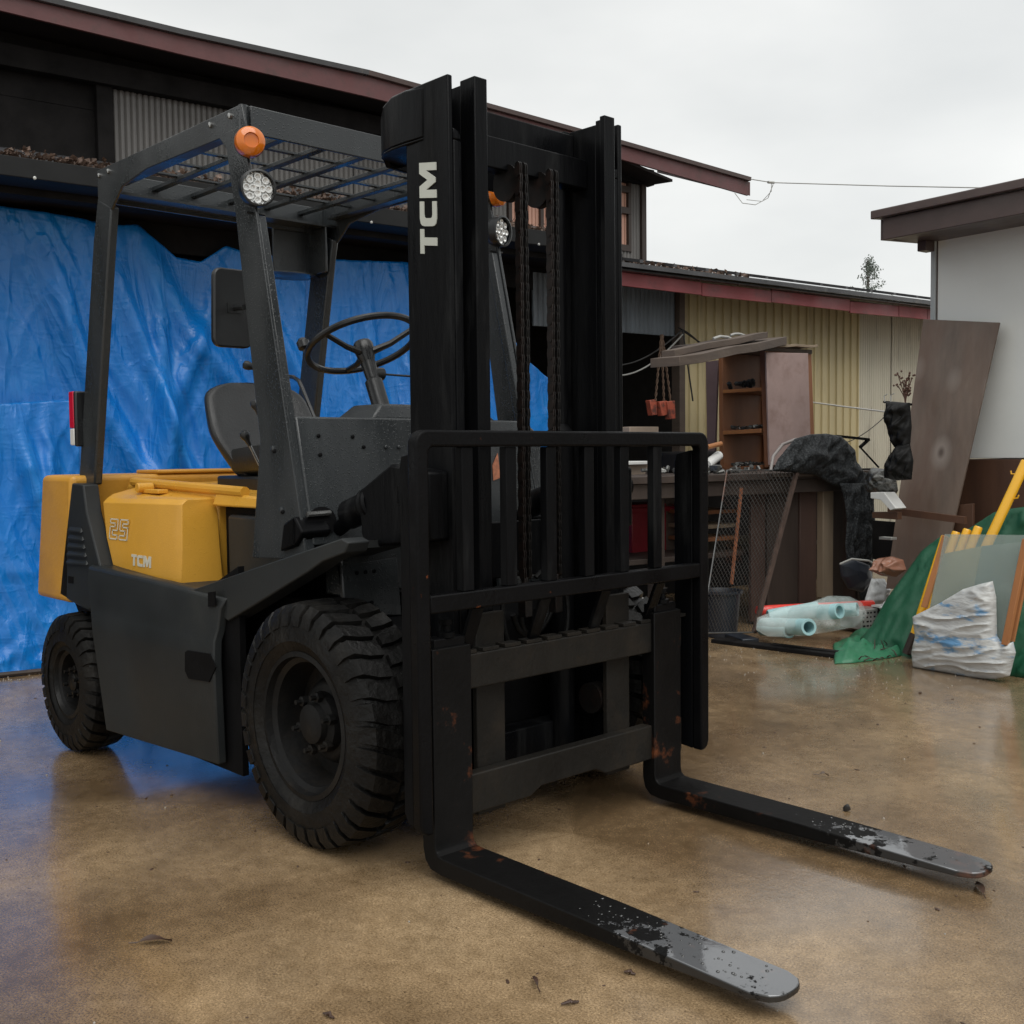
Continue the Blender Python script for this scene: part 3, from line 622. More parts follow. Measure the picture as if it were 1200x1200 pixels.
b = bm_(); box(b, (-1.90,-.475,1.985), (-1.888,.475,2.096)); part('rear_rail', b, GREY, guard, bevel=.0025)
b = bm_(); box(b, (-1.888,-.475,2.0), (-1.79,.475,2.010)); part('rear_shelf', b, GREY, guard)
for y in (-.43,-.27,-.112,.046,.207,.365):
    b = bm_(); box(b, (-1.888,y-.014,2.053), (-.878,y+.014,2.068)); part('slat', b, GREY, guard, bevel=.0015)
for x in (-1.69,-1.525,-1.345,-1.162,-1.03):
    b = bm_(); box(b, (x-.011,-.472,2.0685), (x+.011,.472,2.075)); part('cross_slat', b, GREY, guard)
for s in (1,-1):
    for x, z in ((-.93,2.072),(-1.05,2.072),(-1.80,2.076),(-1.88,2.076)):
        b = bm_(); lathe(b, (x,-.485*s,z), (0,-s,0), [(.009,0),(.009,.006),(.005,.008),(0,.008)], 8); part('bolt', b, STEEL, guard)
for s in (1,-1):    # front legs: folded plate
    b = bm_(); slab(b, [(-.862,-.4855*s,2.03),(-.795,-.4855*s,1.763),(LX(1.17),-.4855*s,1.17),(LX(.765)+.005,-.4855*s,.765),(-.862,-.4855*s,.75),(-.80,-.4855*s,1.10),(-.913,-.4855*s,1.78),(-.97,-.4855*s,2.03)], (0,.010*s,0))
    lg = part('front_leg', b, GREY, guard, bevel=.002)
    b = bm_(); slab(b, [(-.800,-.4745*s,1.76),(LX(.77),-.4745*s,.77),(LX(.77),-.449*s,.77),(-.800,-.449*s,1.76)], (-.03,0,-.006)); part('leg_flange', b, GREY, lg, bevel=.003)
    for u, v in ((321,526),(331,598)):
        p = Q(u, v, 'y', -.4855); b = bm_(); lathe(b, (p.x,-.4855*s,p.z), (0,-s,0), [(.010,0),(.010,.006),(.005,.008),(0,.008)], 8); part('bolt', b, GREY, lg)
    # rear legs
    b = bm_(); slab(b, [(-1.905,-.4855*s,2.0),(-1.79,-.4855*s,1.95),(-1.815,-.4855*s,1.85),(-2.012,-.4855*s,.955),(-2.16,-.4855*s,.955),(-1.955,-.4855*s,1.85)], (0,.032*s,0)); rl = part('rear_leg', b, GREY, guard, bevel=.006)
b = bm_(); slab(b, [(-1.93,.43,2.0),(-1.93,.43,1.815),(-1.79,.43,1.815),(-1.79,.43,2.0)], (0,-.01,0)); box(b, (-1.93,.25,1.815), (-1.915,.43,2.0)); gp = part('gusset_box', b, GREY, guard, bevel=.004)
b = bm_(); P = [(-1.95+.10*cos(a), .33+.15*sin(a), 1.808) for a in [i*2*pi/20 for i in range(20)]]; slab(b, P, (0,0,.006)); part('gusset_flange', b, GREY, gp)
# lamps
def front_lamps(s):
    c = Vector((-.812,-.490*s,1.970)); ax = Vector((1,-.35*s,0)).normalized()
    b = bm_(); lathe(b, c-ax*.02, ax, [(0,-.012),(.030,-.012),(.042,-.004),(.043,.004),(.040,.006)], 24); a = part('indicator_lamp', b, PLAS)
    b = bm_(); lathe(b, c-ax*.014, ax, [(.043,0),(.0445,.010),(.042,.028),(.034,.036),(.022,.040),(.020,.034),(0,.033)], 28); part('amber_lens', b, AMB, a)
    b = bm_(); box(b, (c.x-.055,c.y-.006,c.z-.012), (c.x-.025,c.y+.006,c.z+.02)); part('lamp_bracket', b, WHL, a)
    c = Vector((-.782,-.483*s,1.834)); ax = Vector((1,-.22*s,-.05)).normalized(); f = Matrix.Identity(3)
    b = bm_(); lathe(b, c-ax*.03, ax, [(0,-.03),(.030,-.03),(.047,-.012),(.0535,.012),(.0535,.034),(.048,.036),(.047,.026)], 32); wl = part('work_lamp', b, PLAS)
    b = bm_(); lathe(b, c-ax*.012, ax, [(.048,0),(0,0)], 32); part('reflector', b, CHROME, wl)
    x, y = frame(ax); k = 0
    for rr, n in ((.033,8),(.014,4)):
        for i in range(n):
            an = 2*pi*i/n; p = c - ax*.0115 + (x*cos(an)+y*sin(an))*rr; b = bm_(); lathe(b, p, ax, [(.0095,.0),(.0105,.006),(.008,.006),(.003,.001),(0,.002)], 12); part('led_bowl', b, LENSG, wl)
    for k in range(18):
        an = 2*pi*k/18; b = None
    b = bm_(); tube(b, [c-ax*.03+Vector((0,0,-.052)), c-ax*.03+Vector((0,0,-.075)), c-ax*.05+Vector((0,0,-.08))], .005, 6); tube(b, [c-ax*.03+Vector((0,.03,-.07)), c-ax*.03+Vector((0,-.03,-.07))], .004, 6); part('lamp_stem', b, PLAS, wl)
for s in (1,-1): front_lamps(s)
for s in (1,-1):
    b = bm_(); box(b, (-2.122,-.512*s,1.10), (-2.10,-.465*s,1.31)); rl = part('tail_lamp', b, PLAS, bevel=.006)
    b = bm_(); box(b, (-2.165,-.512*s,1.17), (-2.1225,-.468*s,1.31)); part('red_lens', b, REDL, rl, bevel=.004)
    b = bm_(); box(b, (-2.163,-.512*s,1.105), (-2.1225,-.468*s,1.169)); part('white_lens', b, WHL, rl, bevel=.004)
# mirror behind the near front leg
b = bm_(); P = []
for cy_, cz_, a0 in ((-.435,1.598,0),(-.515,1.598,90),(-.520,1.412,180),(-.440,1.412,270)):
    P += [(-.95, y, z) for y, z in arc(cy_, cz_, .026, a0, a0+90, 4)]
slab(b, P, (-.022,0,0)); mi = part('mirror', b, PLAS, bevel=.005)
b = bm_(); tube(b, [(-.95,-.475,1.505),(-.93,-.475,1.505),(-.88,-.482,1.50)], .009, 8); box(b, (-.953,-.50,1.49), (-.946,-.45,1.52)); part('mirror_arm', b, PLAS, mi)
# tilt cylinders from body to mast
for s in (1,-1):
    b = bm_(); tube(b, [(-.60,-.36*s,.835),(-.50,-.36*s,.885)], .022, 12); tube(b, [(-.53,-.36*s,.885),(-.40,-.36*s,.925)], [.043,.043], 18); tc_ = part('tilt_cylinder', b, BLACK, bevel=.004)
    b = bm_(); lathe(b, (-.44,-.36*s,.912), (.12,0,.035), [(.047,0),(.050,.008),(.050,.016),(.045,.022),(.051,.03),(.051,.04),(.044,.045)], 20); part('gland', b, BLACK, tc_)
    b = bm_(); slab(b, [(-.43,-.40*s,.955),(-.28,-.40*s,1.03),(-.12,-.40*s,1.01),(-.12,-.40*s,.83),(-.40,-.40*s,.80),(-.42,-.40*s,.84)], (0,.07*s,0)); part('tilt_bracket', b, BLACK, bevel=.008)
    b = bm_(); lathe(b, (-.18,-.40*s,.95), (0,-s,0), [(.05,0),(.05,.012),(.044,.02),(.038,.02),(.038,.03),(0,.03)], 24); part('mast_pivot', b, BLACK)
    b = bm_(); slab(b, [(-.66,-.50*s,.86),(-.60,-.50*s,.885),(-.56,-.50*s,.84),(-.60,-.50*s,.80),(-.68,-.50*s,.78)], (0,.10*s,0)); part('tilt_anchor', b, BLACK, bevel=.006)
    b = bm_(); tube(b, bez((-.16,.02*s,.70),(-.15,.10*s,.78),(-.14,.17*s,.62),(-.13,.10*s,.50)), .007, 7); part('hydraulic_hose', b, HOSE)

for k in range(2):
    b = bm_(); tube(b, bez((-.20,.13+.03*k,1.80),(-.21,.13+.03*k,1.4),(-.19,.14+.03*k,1.0),(-.20,.13+.03*k,.70), 20) + bez((-.20,.13+.03*k,.68),(-.20,.12,.52),(-.18,-.02,.48),(-.17,-.06+.03*k,.60), 12), .0085, 8); part('hydraulic_hose', b, HOSE, smooth=60)
# ================================================================== BACKGROUND
BROWNP = mat('maroon_fascia_paint', (.115,.040,.040), .45, var=.2, vscale=5, rvar=.15, bump=.1, bscale=40, col2=(.07,.035,.032), c2t=(.5,.7), c2s=5)
REDP = mat('red_fascia_paint', (.26,.055,.06), .45, var=.2, vscale=4, rvar=.15, bump=.1, bscale=40, col2=(.15,.05,.05), c2t=(.52,.7), c2s=5)
CREAM = mat('cream_sheet_metal', (.56,.47,.27), .5, var=.12, vscale=3, streak=(1,1,.15), rvar=.1, col2=(.30,.24,.15), c2t=(.58,.78), c2s=6)
CREAM2 = mat('pale_sheet_metal', (.60,.56,.45), .55, var=.12, vscale=4, streak=(1,1,.15), col2=(.32,.28,.22), c2t=(.56,.74), c2s=9)
DKMET = mat('dark_corrugated_metal', (.125,.118,.112), .5, var=.25, vscale=3, streak=(1,1,.3), rvar=.1)
BLMET = mat('blue_grey_corrugated_metal', (.16,.19,.22), .5, var=.25, vscale=4, streak=(1,1,.2), col2=(.07,.08,.09), c2t=(.5,.7), c2s=5)
BLKW = mat('blackened_timber_and_shade', (.010,.009,.009), .75, var=.5, vscale=8, bump=.2, bscale=40, spec=.15)  # also stands in for shade under the bench and in the casing perforations
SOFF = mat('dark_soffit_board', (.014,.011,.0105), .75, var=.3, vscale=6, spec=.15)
ROOFM = mat('wet_roof_metal', (.055,.055,.058), .28, var=.3, vscale=5, rvar=.15, col2=(.14,.13,.12), c2t=(.6,.75), c2s=8)
GUT = mat('gutter_metal', (.012,.0125,.013), .5, var=.3, vscale=6, spec=.2)
LEAF = mat('dead_leaves', (.085,.05,.034), .7, var=.5, vscale=40, col2=(.16,.11,.085), c2t=(.5,.6), c2s=60)
PEACH = mat('peach_curtain', (.62,.36,.27), .7, var=.1, vscale=3)
DKFRAME = mat('dark_window_frame', (.04,.026,.02), .5, var=.2)
WHITEW = mat('white_render_sheet', (.78,.80,.78), .45, var=.04, vscale=1.5, col2=(.70,.72,.70), c2t=(.5,.8), c2s=1.2, bump=.03, bscale=30)
TRIM = mat('grey_trim', (.42,.45,.46), .5, var=.1)
BRROOF = mat('brown_roof_metal', (.080,.055,.050), .4, var=.2, vscale=5, rvar=.1, bump=.05)
PLY = mat('weathered_plywood', (.125,.092,.072), .5, var=.6, vscale=5, streak=(1,1,.12), bump=.2, bscale=30, col2=(.12,.075,.055), c2t=(.45,.65), c2s=3, rvar=.15)
def add_knots(M):
    t = M.node_tree; l = t.links.new; b = [n for n in t.nodes if n.type == 'BSDF_PRINCIPLED'][0]; src = b.inputs['Base Color'].links[0].from_socket
    g = t.nodes.new('ShaderNodeTexCoord'); mp_ = t.nodes.new('ShaderNodeMapping'); mp_.inputs['Scale'].default_value = (1,1,.6); l(g.outputs['Object'], mp_.inputs[0])
    vo = t.nodes.new('ShaderNodeTexVoronoi'); vo.inputs['Scale'].default_value = 4.2; l(mp_.outputs[0], vo.inputs['Vector'])
    for p0, p1, colr, f in ((.10,.30,(.30,.26,.23,1),.6),(.03,.12,(.06,.038,.028,1),.85)):
        r_ = t.nodes.new('ShaderNodeMapRange'); r_.inputs[1].default_value = p0; r_.inputs[2].default_value = p1; r_.inputs[3].default_value = f; r_.inputs[4].default_value = 0; l(vo.outputs['Distance'], r_.inputs[0])
        mx = t.nodes.new('ShaderNodeMix'); mx.data_type = 'RGBA'; l(r_.outputs[0], mx.inputs[0]); l(src, mx.inputs[6]); mx.inputs[7].default_value = colr; src = mx.outputs[2]
    l(src, b.inputs['Base Color'])
add_knots(PLY)
PLYD = mat('dark_wet_plywood', (.10,.048,.028), .5, var=.3, vscale=4, streak=(1,1,.2), bump=.15, bscale=30, rvar=.12, col2=(.06,.03,.02), c2t=(.5,.7), c2s=3)
OLDW = mat('old_grey_timber', (.095,.07,.054), .65, var=.35, vscale=9, streak=(.3,.3,1), bump=.25, bscale=50, col2=(.08,.06,.05), c2t=(.5,.7), c2s=6)
DKW = mat('dark_brown_boards', (.045,.032,.026), .6, var=.4, vscale=6, streak=(1,1,.15), bump=.25, bscale=30)
PALEW = mat('pale_stud_timber', (.26,.20,.14), .6, var=.25, vscale=8, streak=(1,1,.15), bump=.1)
ORW = mat('orange_stained_wood', (.38,.16,.06), .45, var=.25, vscale=6, streak=(1,1,.2), bump=.1)
PINKB = mat('pink_faded_panel', (.36,.26,.24), .6, var=.12, vscale=6, col2=(.28,.19,.17), c2t=(.5,.7), c2s=7)
BRSH = mat('brown_cabinet_wood', (.24,.10,.045), .5, var=.25, vscale=6, streak=(1,1,.2))
RUBM = mat('black_rubber_mat', (.013,.015,.017), .6, var=.6, vscale=26, bump=1.0, bscale=110, rvar=.12, spec=.3, col2=(.045,.05,.053), c2t=(.50,.58), c2s=75)
MESHM = mat('rusty_expanded_metal', (.10,.10,.10), .4, metal=.3, var=.5, vscale=6, col2=(.13,.045,.02), c2t=(.56,.66), c2s=4)
GRN = mat('green_canvas', (.010,.085,.042), .5, var=.12, vscale=3, bump=.1, bscale=90, rvar=.1)
PIPY = mat('yellow_plastic_pipe', (.80,.42,.02), .25, var=.08, vscale=6, coat=.3)
RED = mat('red_plastic_film', (.72,.06,.045), .25, var=.15, vscale=12, coat=.3, bump=.2, bscale=40)
PBLUE = mat('pale_blue_foam_roll', (.30,.50,.52), .5, var=.12, vscale=8)
FILM = mat('clear_plastic_wrap', (.75,.82,.80), .12, var=.1, bump=1.0, bscale=14, alpha=.24, spec=1.0)
BAGM = mat('woven_white_bag', (.50,.51,.50), .38, var=.22, vscale=6, bump=.5, bscale=26, col2=(.12,.28,.48), c2t=(.54,.60), c2s=3.2, streak=(1,1,3), c2detail=6)
GLASS = mat('dusty_glass_pane', (.42,.50,.46), .08, var=.12, vscale=5, alpha=.42, spec=.8)
REDC = mat('dark_red_crate', (.22,.008,.018), .4, var=.2)
CARD = mat('wet_cardboard', (.28,.22,.17), .6, var=.2, vscale=8)
GALV = mat('galvanised_metal', (.42,.42,.40), .35, metal=.5, var=.3, vscale=12, bump=.1)
WHT = mat('white_enamel', (.62,.62,.60), .35, var=.12, vscale=8)
NAVY = mat('dark_bucket_plastic', (.018,.022,.030), .4, var=.2)
ROPE = mat('brown_rope', (.12,.075,.05), .8, var=.3, vscale=60)
ORB = mat('orange_painted_block', (.42,.10,.06), .5, var=.3, vscale=14, col2=(.12,.05,.04), c2t=(.5,.62), c2s=20)
CLUT = mat('small_metal_parts', (.10,.10,.095), .3, metal=.6, var=.9, vscale=70, col2=(.55,.55,.52), c2t=(.66,.7), c2s=60)
BRPL = mat('brown_plastic_bag', (.30,.14,.09), .25, var=.2, vscale=10, bump=.3, bscale=15)
CLR = mat('crumpled_clear_plastic', (.55,.57,.57), .2, var=.35, vscale=12, bump=.5, bscale=25)
WIRE = mat('grey_wire', (.35,.35,.33), .5); DWIRE = mat('black_wire', (.02,.02,.02), .5)
BARK = mat('bark', (.05,.04,.03), .8); CONI = mat('hazy_conifer_foliage', (.10,.125,.105), .7, var=.35, vscale=5)  # foliage colour lightened and greyed to include distance haze
PEB = mat('dark_stone_chip', (.03,.028,.026), .6)

def corr(s0, s1, z0, z1, t, pitch, depth, m, name, parent, kind='round', zfun=None):
    """one ribbed sheet; real ribs"""
    b = bm_(); prof = []; n = max(1, int(round((s1-s0)/pitch))); p = (s1-s0)/n
    for i in range(n):
        a = s0+i*p
        if kind == 'round': prof += [(a, t), (a+p*.25, t+depth*.8), (a+p*.5, t+depth), (a+p*.75, t+depth*.8)]
        elif kind == 'rib': prof += [(a, t), (a+p*.80, t), (a+p*.85, t+depth), (a+p*.95, t+depth)]
    prof.append((s1, t))
    lo = [W(a, q, z0) for a, q in prof]; hi = [W(a, q, z1 if not zfun else zfun(a)) for a, q in prof]
    v = [[b.verts.new(x) for x in r] for r in (lo, hi)]
    for i in range(len(prof)-1): b.faces.new((v[0][i], v[0][i+1], v[1][i+1], v[1][i]))
    w_ = [[b.verts.new(x - BN*(.004+depth)) for x in (r[0], r[-1])] for r in (lo, hi)]
    b.faces.new((w_[0][0], w_[0][1], w_[1][1], w_[1][0]))
    return obj(name, b, m, parent, smooth=0)

# ---- main house / workshop with the tarp over its open front
house = thing('workshop_house', 'dark two storey workshop house with maroon eaves behind the forklift', 'building', W(2.5, -1, 0))
def hb(name, m, a, b_, parent=None, bevel=.004):
    b = bm_(); bbox(b, a, b_); return obj(name, b, m, parent or house, bevel=bevel)
hb('rear_wall', BLKW, (-3.5,-3.0,0), (9.5,-2.9,2.40)); hb('ceiling', BLKW, (-3.5,-3.0,2.405), (9.5,-.72,2.44)); hb('upper_rear_wall', BLKW, (-3.5,-3.0,2.445), (4.9,-2.95,3.6)); hb('bench_shade_sheet', BLKW, (1.5,.20,0), (6.9,.23,.90)); hb('side_wall', BLKW, (-3.5,-2.9,0), (-3.4,-.1,3.0)); hb('ground_wall', BLKW, (-3.4,-.16,0), (1.3,-.10,2.32))  # sheet behind the bench is added to paint the space below dark
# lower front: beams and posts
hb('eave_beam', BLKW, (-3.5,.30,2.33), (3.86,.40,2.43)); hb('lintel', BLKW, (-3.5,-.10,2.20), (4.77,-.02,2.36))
hb('post', OLDW, (4.775,-.06,0), (4.835,.03,2.28)); hb('post', BLKW, (3.30,-.10,0), (3.38,-.03,2.2)); hb('post', BLKW, (2.3,-.10,0), (2.38,-.03,2.2)); hb('post', BLKW, (1.3,-.10,0), (1.40,-.03,2.2))
sh = corr(3.40, 4.77, 1.95, 2.32, -.02, .045, .012, BLMET, 'header_sheet', house)
hb('inner_floor', BLKW, (1.3,-2.9,.0), (4.8,-.15,.02))
# gutter with leaves along the lower eave (left of the mast)
b = bm_(); slab(b, [W(-3.5,.42,2.455), W(-3.5,.55,2.455), W(-3.5,.56,2.47), W(-3.5,.56,2.375), W(-3.5,.42,2.36)], BD*6.9); obj('eave_gutter', b, GUT, house, bevel=.004)
for k in range(12):
    s_ = -.3 + k*.30; b = bm_(); lathe(b, W(s_,.562,2.378), BN, [(.008,0),(.008,.008),(0,.012)], 8); obj('gutter_clip', b, GALV, house)
b = bm_(); slab(b, [W(-3.5,.52,2.475), W(-3.5,-.5,2.78), W(-3.5,-.5,2.70), W(-3.5,.52,2.44)], BD*7.0); obj('lower_roof', b, ROOFM, house)
b = bm_(); slab(b, [W(3.5,.52,2.345), W(3.5,-1.0,2.700), W(3.5,-1.0,2.62), W(3.5,.52,2.315)], BD*5.8); obj('lower_roof', b, ROOFM, house)
for k in range(16):
    s_ = 3.9+k*.32; z0 = 2.352; b = bm_(); slab(b, [W(s_,.53,z0), W(s_,-.98,z0+.352), W(s_,-.98,z0+.375), W(s_,.53,z0+.022)], BD*.03); obj('roof_seam', b, ROOFM, house) if s_ > 3.6 else b.free()
def leaves(s0, s1, t, zf, n, h, w_, name='leaf_litter'):
    b = bm_()
    for i in range(n):
        s_ = random.uniform(s0, s1); c = W(s_, t+random.uniform(-w_, w_), zf(s_)+random.uniform(0, h)*random.random()); r = random.uniform(.008,.024)
        a = Vector((random.gauss(0,1), random.gauss(0,1), random.gauss(0,.6))).normalized(); e = a.orthogonal().normalized()
        b.faces.new([b.verts.new(c+a*r), b.verts.new(c+e*r*.6), b.verts.new(c-a*r), b.verts.new(c-e*r*.6+Vector((0,0,r*.3)))])
    return b
stuff(obj('leaf_litter', leaves(-.6, 3.6, .49, lambda s: 2.478, 2600, .05, .05), LEAF, house, smooth=0))
stuff(obj('leaf_litter', leaves(3.9, 5.1, .40, lambda s: 2.375, 260, .02, .05), LEAF, house, smooth=0))
# red fascia boards under the right part of the eave
xs = [3.60, 4.62, 5.38, 6.35, 7.02, 7.44, 8.6]
for i, (a, c) in enumerate(zip(xs, xs[1:])):
    dz = (.006, -.004, .004, -.012, .0, .0)[i]
    b = bm_(); slab(b, [W(a,.40,2.20+dz), W(c-.006,.40,2.20+dz*.2), W(c-.006,.40,2.295+dz*.2), W(a,.40,2.295+dz)], BN*.018); obj('fascia_board', b, REDP, house, bevel=.003)
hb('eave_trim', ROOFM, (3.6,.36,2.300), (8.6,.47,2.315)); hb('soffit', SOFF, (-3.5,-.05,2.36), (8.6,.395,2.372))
# cream ribbed wall sheets and pale sheets
edges = [4.84, 5.52, 6.25, 7.06]
for a, c in zip(edges, edges[1:]): corr(a, c-.008, 0, 2.30, -.02, .098, .016, CREAM, 'cream_wall_sheet', house, 'rib')
for a, c in ((7.06,7.55),(7.56,8.1),(8.11,9.4)): corr(a, c-.006, 0, 2.30, -.03, .032, .008, CREAM2, 'pale_wall_sheet', house)
# upper storey
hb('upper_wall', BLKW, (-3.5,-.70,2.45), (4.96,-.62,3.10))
a0 = .72
for i in range(5):
    corr(a0+i*.8, a0+i*.8+.794 if i < 3 else 3.60, 2.62, 3.235, -.60, .036, .013, DKMET, 'upper_wall_sheet', house) if i < 4 else None
corr(4.82, 4.96, 2.56, 3.235, -.585, .036, .013, DKMET, 'upper_wall_sheet', house); corr(3.60, 4.82, 2.54, 2.70, -.585, .036, .013, DKMET, 'upper_wall_sheet', house)
hb('upper_end_wall', BLKW, (4.93,-3.0,2.5), (4.975,-.58,3.16)); hb('corner_post', DKFRAME, (4.93,-.60,2.5), (4.98,-.55,3.32)); hb('wall_plate', BLKW, (-3.5,-.60,3.235), (5.04,-.52,3.36)); hb('corner_post', BLKW, (.62,-.62,2.66), (.715,-.56,3.3)); 
win = hb('window', PEACH, (3.62,-.612,2.70), (4.82,-.600,3.30))
for s_ in (3.60, 3.90, 4.20, 4.50, 4.80):
    b = bm_(); bbox(b, (s_,-.60,2.68), (s_+.03,-.57,3.30)); obj('window_mullion', b, DKFRAME, win)
for z_ in (2.685, 2.985, 3.155, 3.27): 
    b = bm_(); bbox(b, (3.62,-.598,z_), (4.82,-.562,z_+.05)); obj('window_rail', b, DKFRAME, win)
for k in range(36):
    b = bm_(); s_ = 3.64+k*.0325; bbox(b, (s_,-.5995,2.70), (s_+.004,-.594,3.30)); obj('fold_shade_line', b, mat('peach_shadow_line', (.42,.22,.16), .7), win)  # darker peach strips paint the shade between curtain folds
# upper roof (slight sag) with maroon fascia
FT = -.24; pts_ = []
for ub, vb, vt in ((-260,-44,-92),(0,12,-16),(215,64,36),(430,113,83),(730,187,166),(877,229,208)):
    a_ = Sl(ub, vb, 't', FT); pts_.append((a_[0], a_[2], Sl(ub, vt, 't', FT)[2]))
for i, (p, q) in enumerate(zip(pts_, pts_[1:])):
    def sec_(e, l): return [W(e[0], FT+t_, e[k_]+d_) for t_, k_, d_ in l]
    for nm_, m_, l in (('upper_fascia', BROWNP, [(0,1,0),(0,2,-.035),(-.02,2,-.035),(-.02,1,0)]), ('upper_roof', BRROOF if i > 2 else ROOFM, [(.03,2,-.033),(.035,2,-.004),(0,2,.006),(-1.2,2,.46),(-1.2,2,.42),(-.03,2,-.033)])):
        b = bm_(); loft(b, sec_(p, l), sec_(q, l)); obj(nm_, b, m_, house, smooth=0)
    if i < 4 or True:
        qq = (min(q[0], 4.96), q[1], q[2]); b = bm_(); l = [(-.38,1,.045),(-.46,1,.075)]; loft(b, [W(p[0],-.62,3.101), W(p[0],-.70,3.101), W(p[0],-.70,p[1]+.12), W(p[0],-.62,p[1]+.05)], [W(qq[0],-.62,3.101), W(qq[0],-.70,3.101), W(qq[0],-.70,qq[1]+.12), W(qq[0],-.62,qq[1]+.05)]); obj('upper_wall_board', b, BLKW, house, smooth=0)
        q = (min(q[0], 4.99), q[1], q[2]); b = bm_(); l = [(-.021,1,.02),(-.40,1,.05),(-.40,1,.035),(-.021,1,.0)]; loft(b, sec_(p, l), sec_(q, l)); obj('upper_soffit', b, SOFF, house, smooth=0)
e = pts_[-1]; b = bm_(); slab(b, [W(e[0]+.002,FT,e[1]), W(e[0]+.002,FT,e[2]-.035), W(e[0]+.002,FT-1.1,e[2]+.38), W(e[0]+.002,FT-1.1,e[1]+.42)], BD*.02); obj('barge_board', b, BROWNP, house)

# ---- blue tarp
def tarp_mat():
    M = mat('blue_tarp', (.004,.165,.54), .33, var=.10, vscale=3, rvar=.1, bump=.10, bscale=22, col2=(.008,.21,.60), c2t=(.5,.8), c2s=2.5)
    t = M.node_tree; l = t.links.new; b = [n for n in t.nodes if n.type == 'BSDF_PRINCIPLED'][0]; g = t.nodes.new('ShaderNodeTexCoord'); last = [n for n in t.nodes if n.type == 'BUMP'][0]
    for sc_, st_, rot in (((3,3,.8),.45,.5),((8,8,2.2),.22,-.6),((2,2,7),.10,.1),((20,20,12),.08,.9)):
        mp_ = t.nodes.new('ShaderNodeMapping'); mp_.inputs['Scale'].default_value = sc_; mp_.inputs['Rotation'].default_value = (rot,0,0); l(g.outputs['Object'], mp_.inputs[0])
        n = t.nodes.new('ShaderNodeTexNoise'); n.inputs['Scale'].default_value = 1.0; n.inputs['Detail'].default_value = 3; n.inputs['Distortion'].default_value = .6; l(mp_.outputs[0], n.inputs['Vector'])
        a1 = t.nodes.new('ShaderNodeMath'); a1.operation = 'SUBTRACT'; a1.inputs[1].default_value = .5; l(n.outputs[0], a1.inputs[0]); a2 = t.nodes.new('ShaderNodeMath'); a2.operation = 'ABSOLUTE'; l(a1.outputs[0], a2.inputs[0])
        a3 = t.nodes.new('ShaderNodeMapRange'); a3.inputs[1].default_value = 0; a3.inputs[2].default_value = .06; a3.inputs[3].default_value = 1; a3.inputs[4].default_value = 0; l(a2.outputs[0], a3.inputs[0])
        bp = t.nodes.new('ShaderNodeBump'); bp.inputs['Strength'].default_value = st_; bp.inputs['Distance'].default_value = .012; l(a3.outputs[0], bp.inputs['Height']); l(last.outputs[0], bp.inputs['Normal']); last = bp
    l(last.outputs[0], b.inputs['Normal'])
    return M
TM = tarp_mat()
def tarp(name, s0, s1, ztop, zbot, t0, seed, nx, nz, m, folds, send=None):
    b = bm_(); V = []
    for j in range(nz+1):
        row = []
        for i in range(nx+1):
            f, g = i/nx, j/nz; s_ = s0+(s1-s0)*f; zt_ = ztop(s_); z_ = zt_ + (zbot-zt_)*g
            t = t0 + .16*g**2
            for (sx, k, amp, ph, wd) in folds:                 # creases running from hang points down
                c = sx + k*(zt_-z_) + .05*sin(3*z_+ph) ; d = (s_-c)
                t += amp*math.exp(-(d/wd)**2)*min(1, g*4)*(1.0-.25*g)
            sh = s_ + .38*(z_-1.1)*(1 if s_ < 1.6 else .25)           # folds lean with the pull of the cloth
            t += .09*mnoise.noise(Vector((sh*1.6, z_*.45, seed))) + .055*mnoise.noise(Vector((sh*4.2, z_*.35, seed+3)))*(.35+.65*g)
            rd = abs(mnoise.noise(Vector((sh*7.5+.6*mnoise.noise(Vector((s_*2, z_*2, 1))), z_*.55, seed+7)))); t += .030*(1-min(1, rd*3.6))*(.4+.6*g)
            rd = abs(mnoise.noise(Vector(((s_*.5+z_)*2.2, (z_*.3-s_)*6, seed+11)))); t += .007*(1-min(1, rd*5))
            t += .012*mnoise.noise(Vector((s_*16, z_*7, seed+5)))*g + .03*g**6*mnoise.noise(Vector((s_*9, z_*14, seed+9)))
            t = max(t, .02)
            row.append(b.verts.new(W(s_, t, max(z_, .012))))
        V.append(row)
    for j in range(nz):
        for i in range(nx): b.faces.new((V[j][i], V[j][i+1], V[j+1][i+1], V[j+1][i]))
    o = obj(name, b, m, smooth=180); md = o.modifiers.new('thick', 'SOLIDIFY'); md.thickness = .003; return o
def ztopA(s):
    pts = [(-2,2.30),(-.1,2.34),(.5,2.30),(.64,2.32),(.86,2.17),(1.0,2.16),(1.14,2.26),(1.3,2.22),(1.9,2.24),(2.4,2.27),(2.95,2.1),(3.18,1.82),(3.30,1.69),(3.46,1.57),(3.6,1.2)]
    for (a, za), (c, zc) in zip(pts, pts[1:]):
        if s <= c: f = (s-a)/(c-a); return za+(zc-za)*f
    return 1.2
fA = [(.1,.35,.10,0,.07),(.35,.45,.09,1,.06),(.64,.10,.08,2,.05),(.62,.75,.08,1,.08),(1.14,-.35,.07,.5,.06),(1.16,.55,.06,1.5,.06),(1.9,.12,.07,2,.05),(2.2,.3,.06,1,.05),(2.4,-.2,.07,3,.05),(2.9,.2,.06,1,.06),(-.8,.3,.1,1,.09),(-1.3,.3,.08,2,.08)]
tag(tarp('tarp', -.55, 3.50, ztopA, .0, .07, 1.3, 330, 190, TM, fA), 'large bright blue tarp hanging over the open front of the workshop', 'tarp')
fB = [(-.3,-.1,.08,0,.05),(0,.12,.09,1,.05),(.12,.1,.07,2,.04),(-.8,.1,.07,1,.06)]
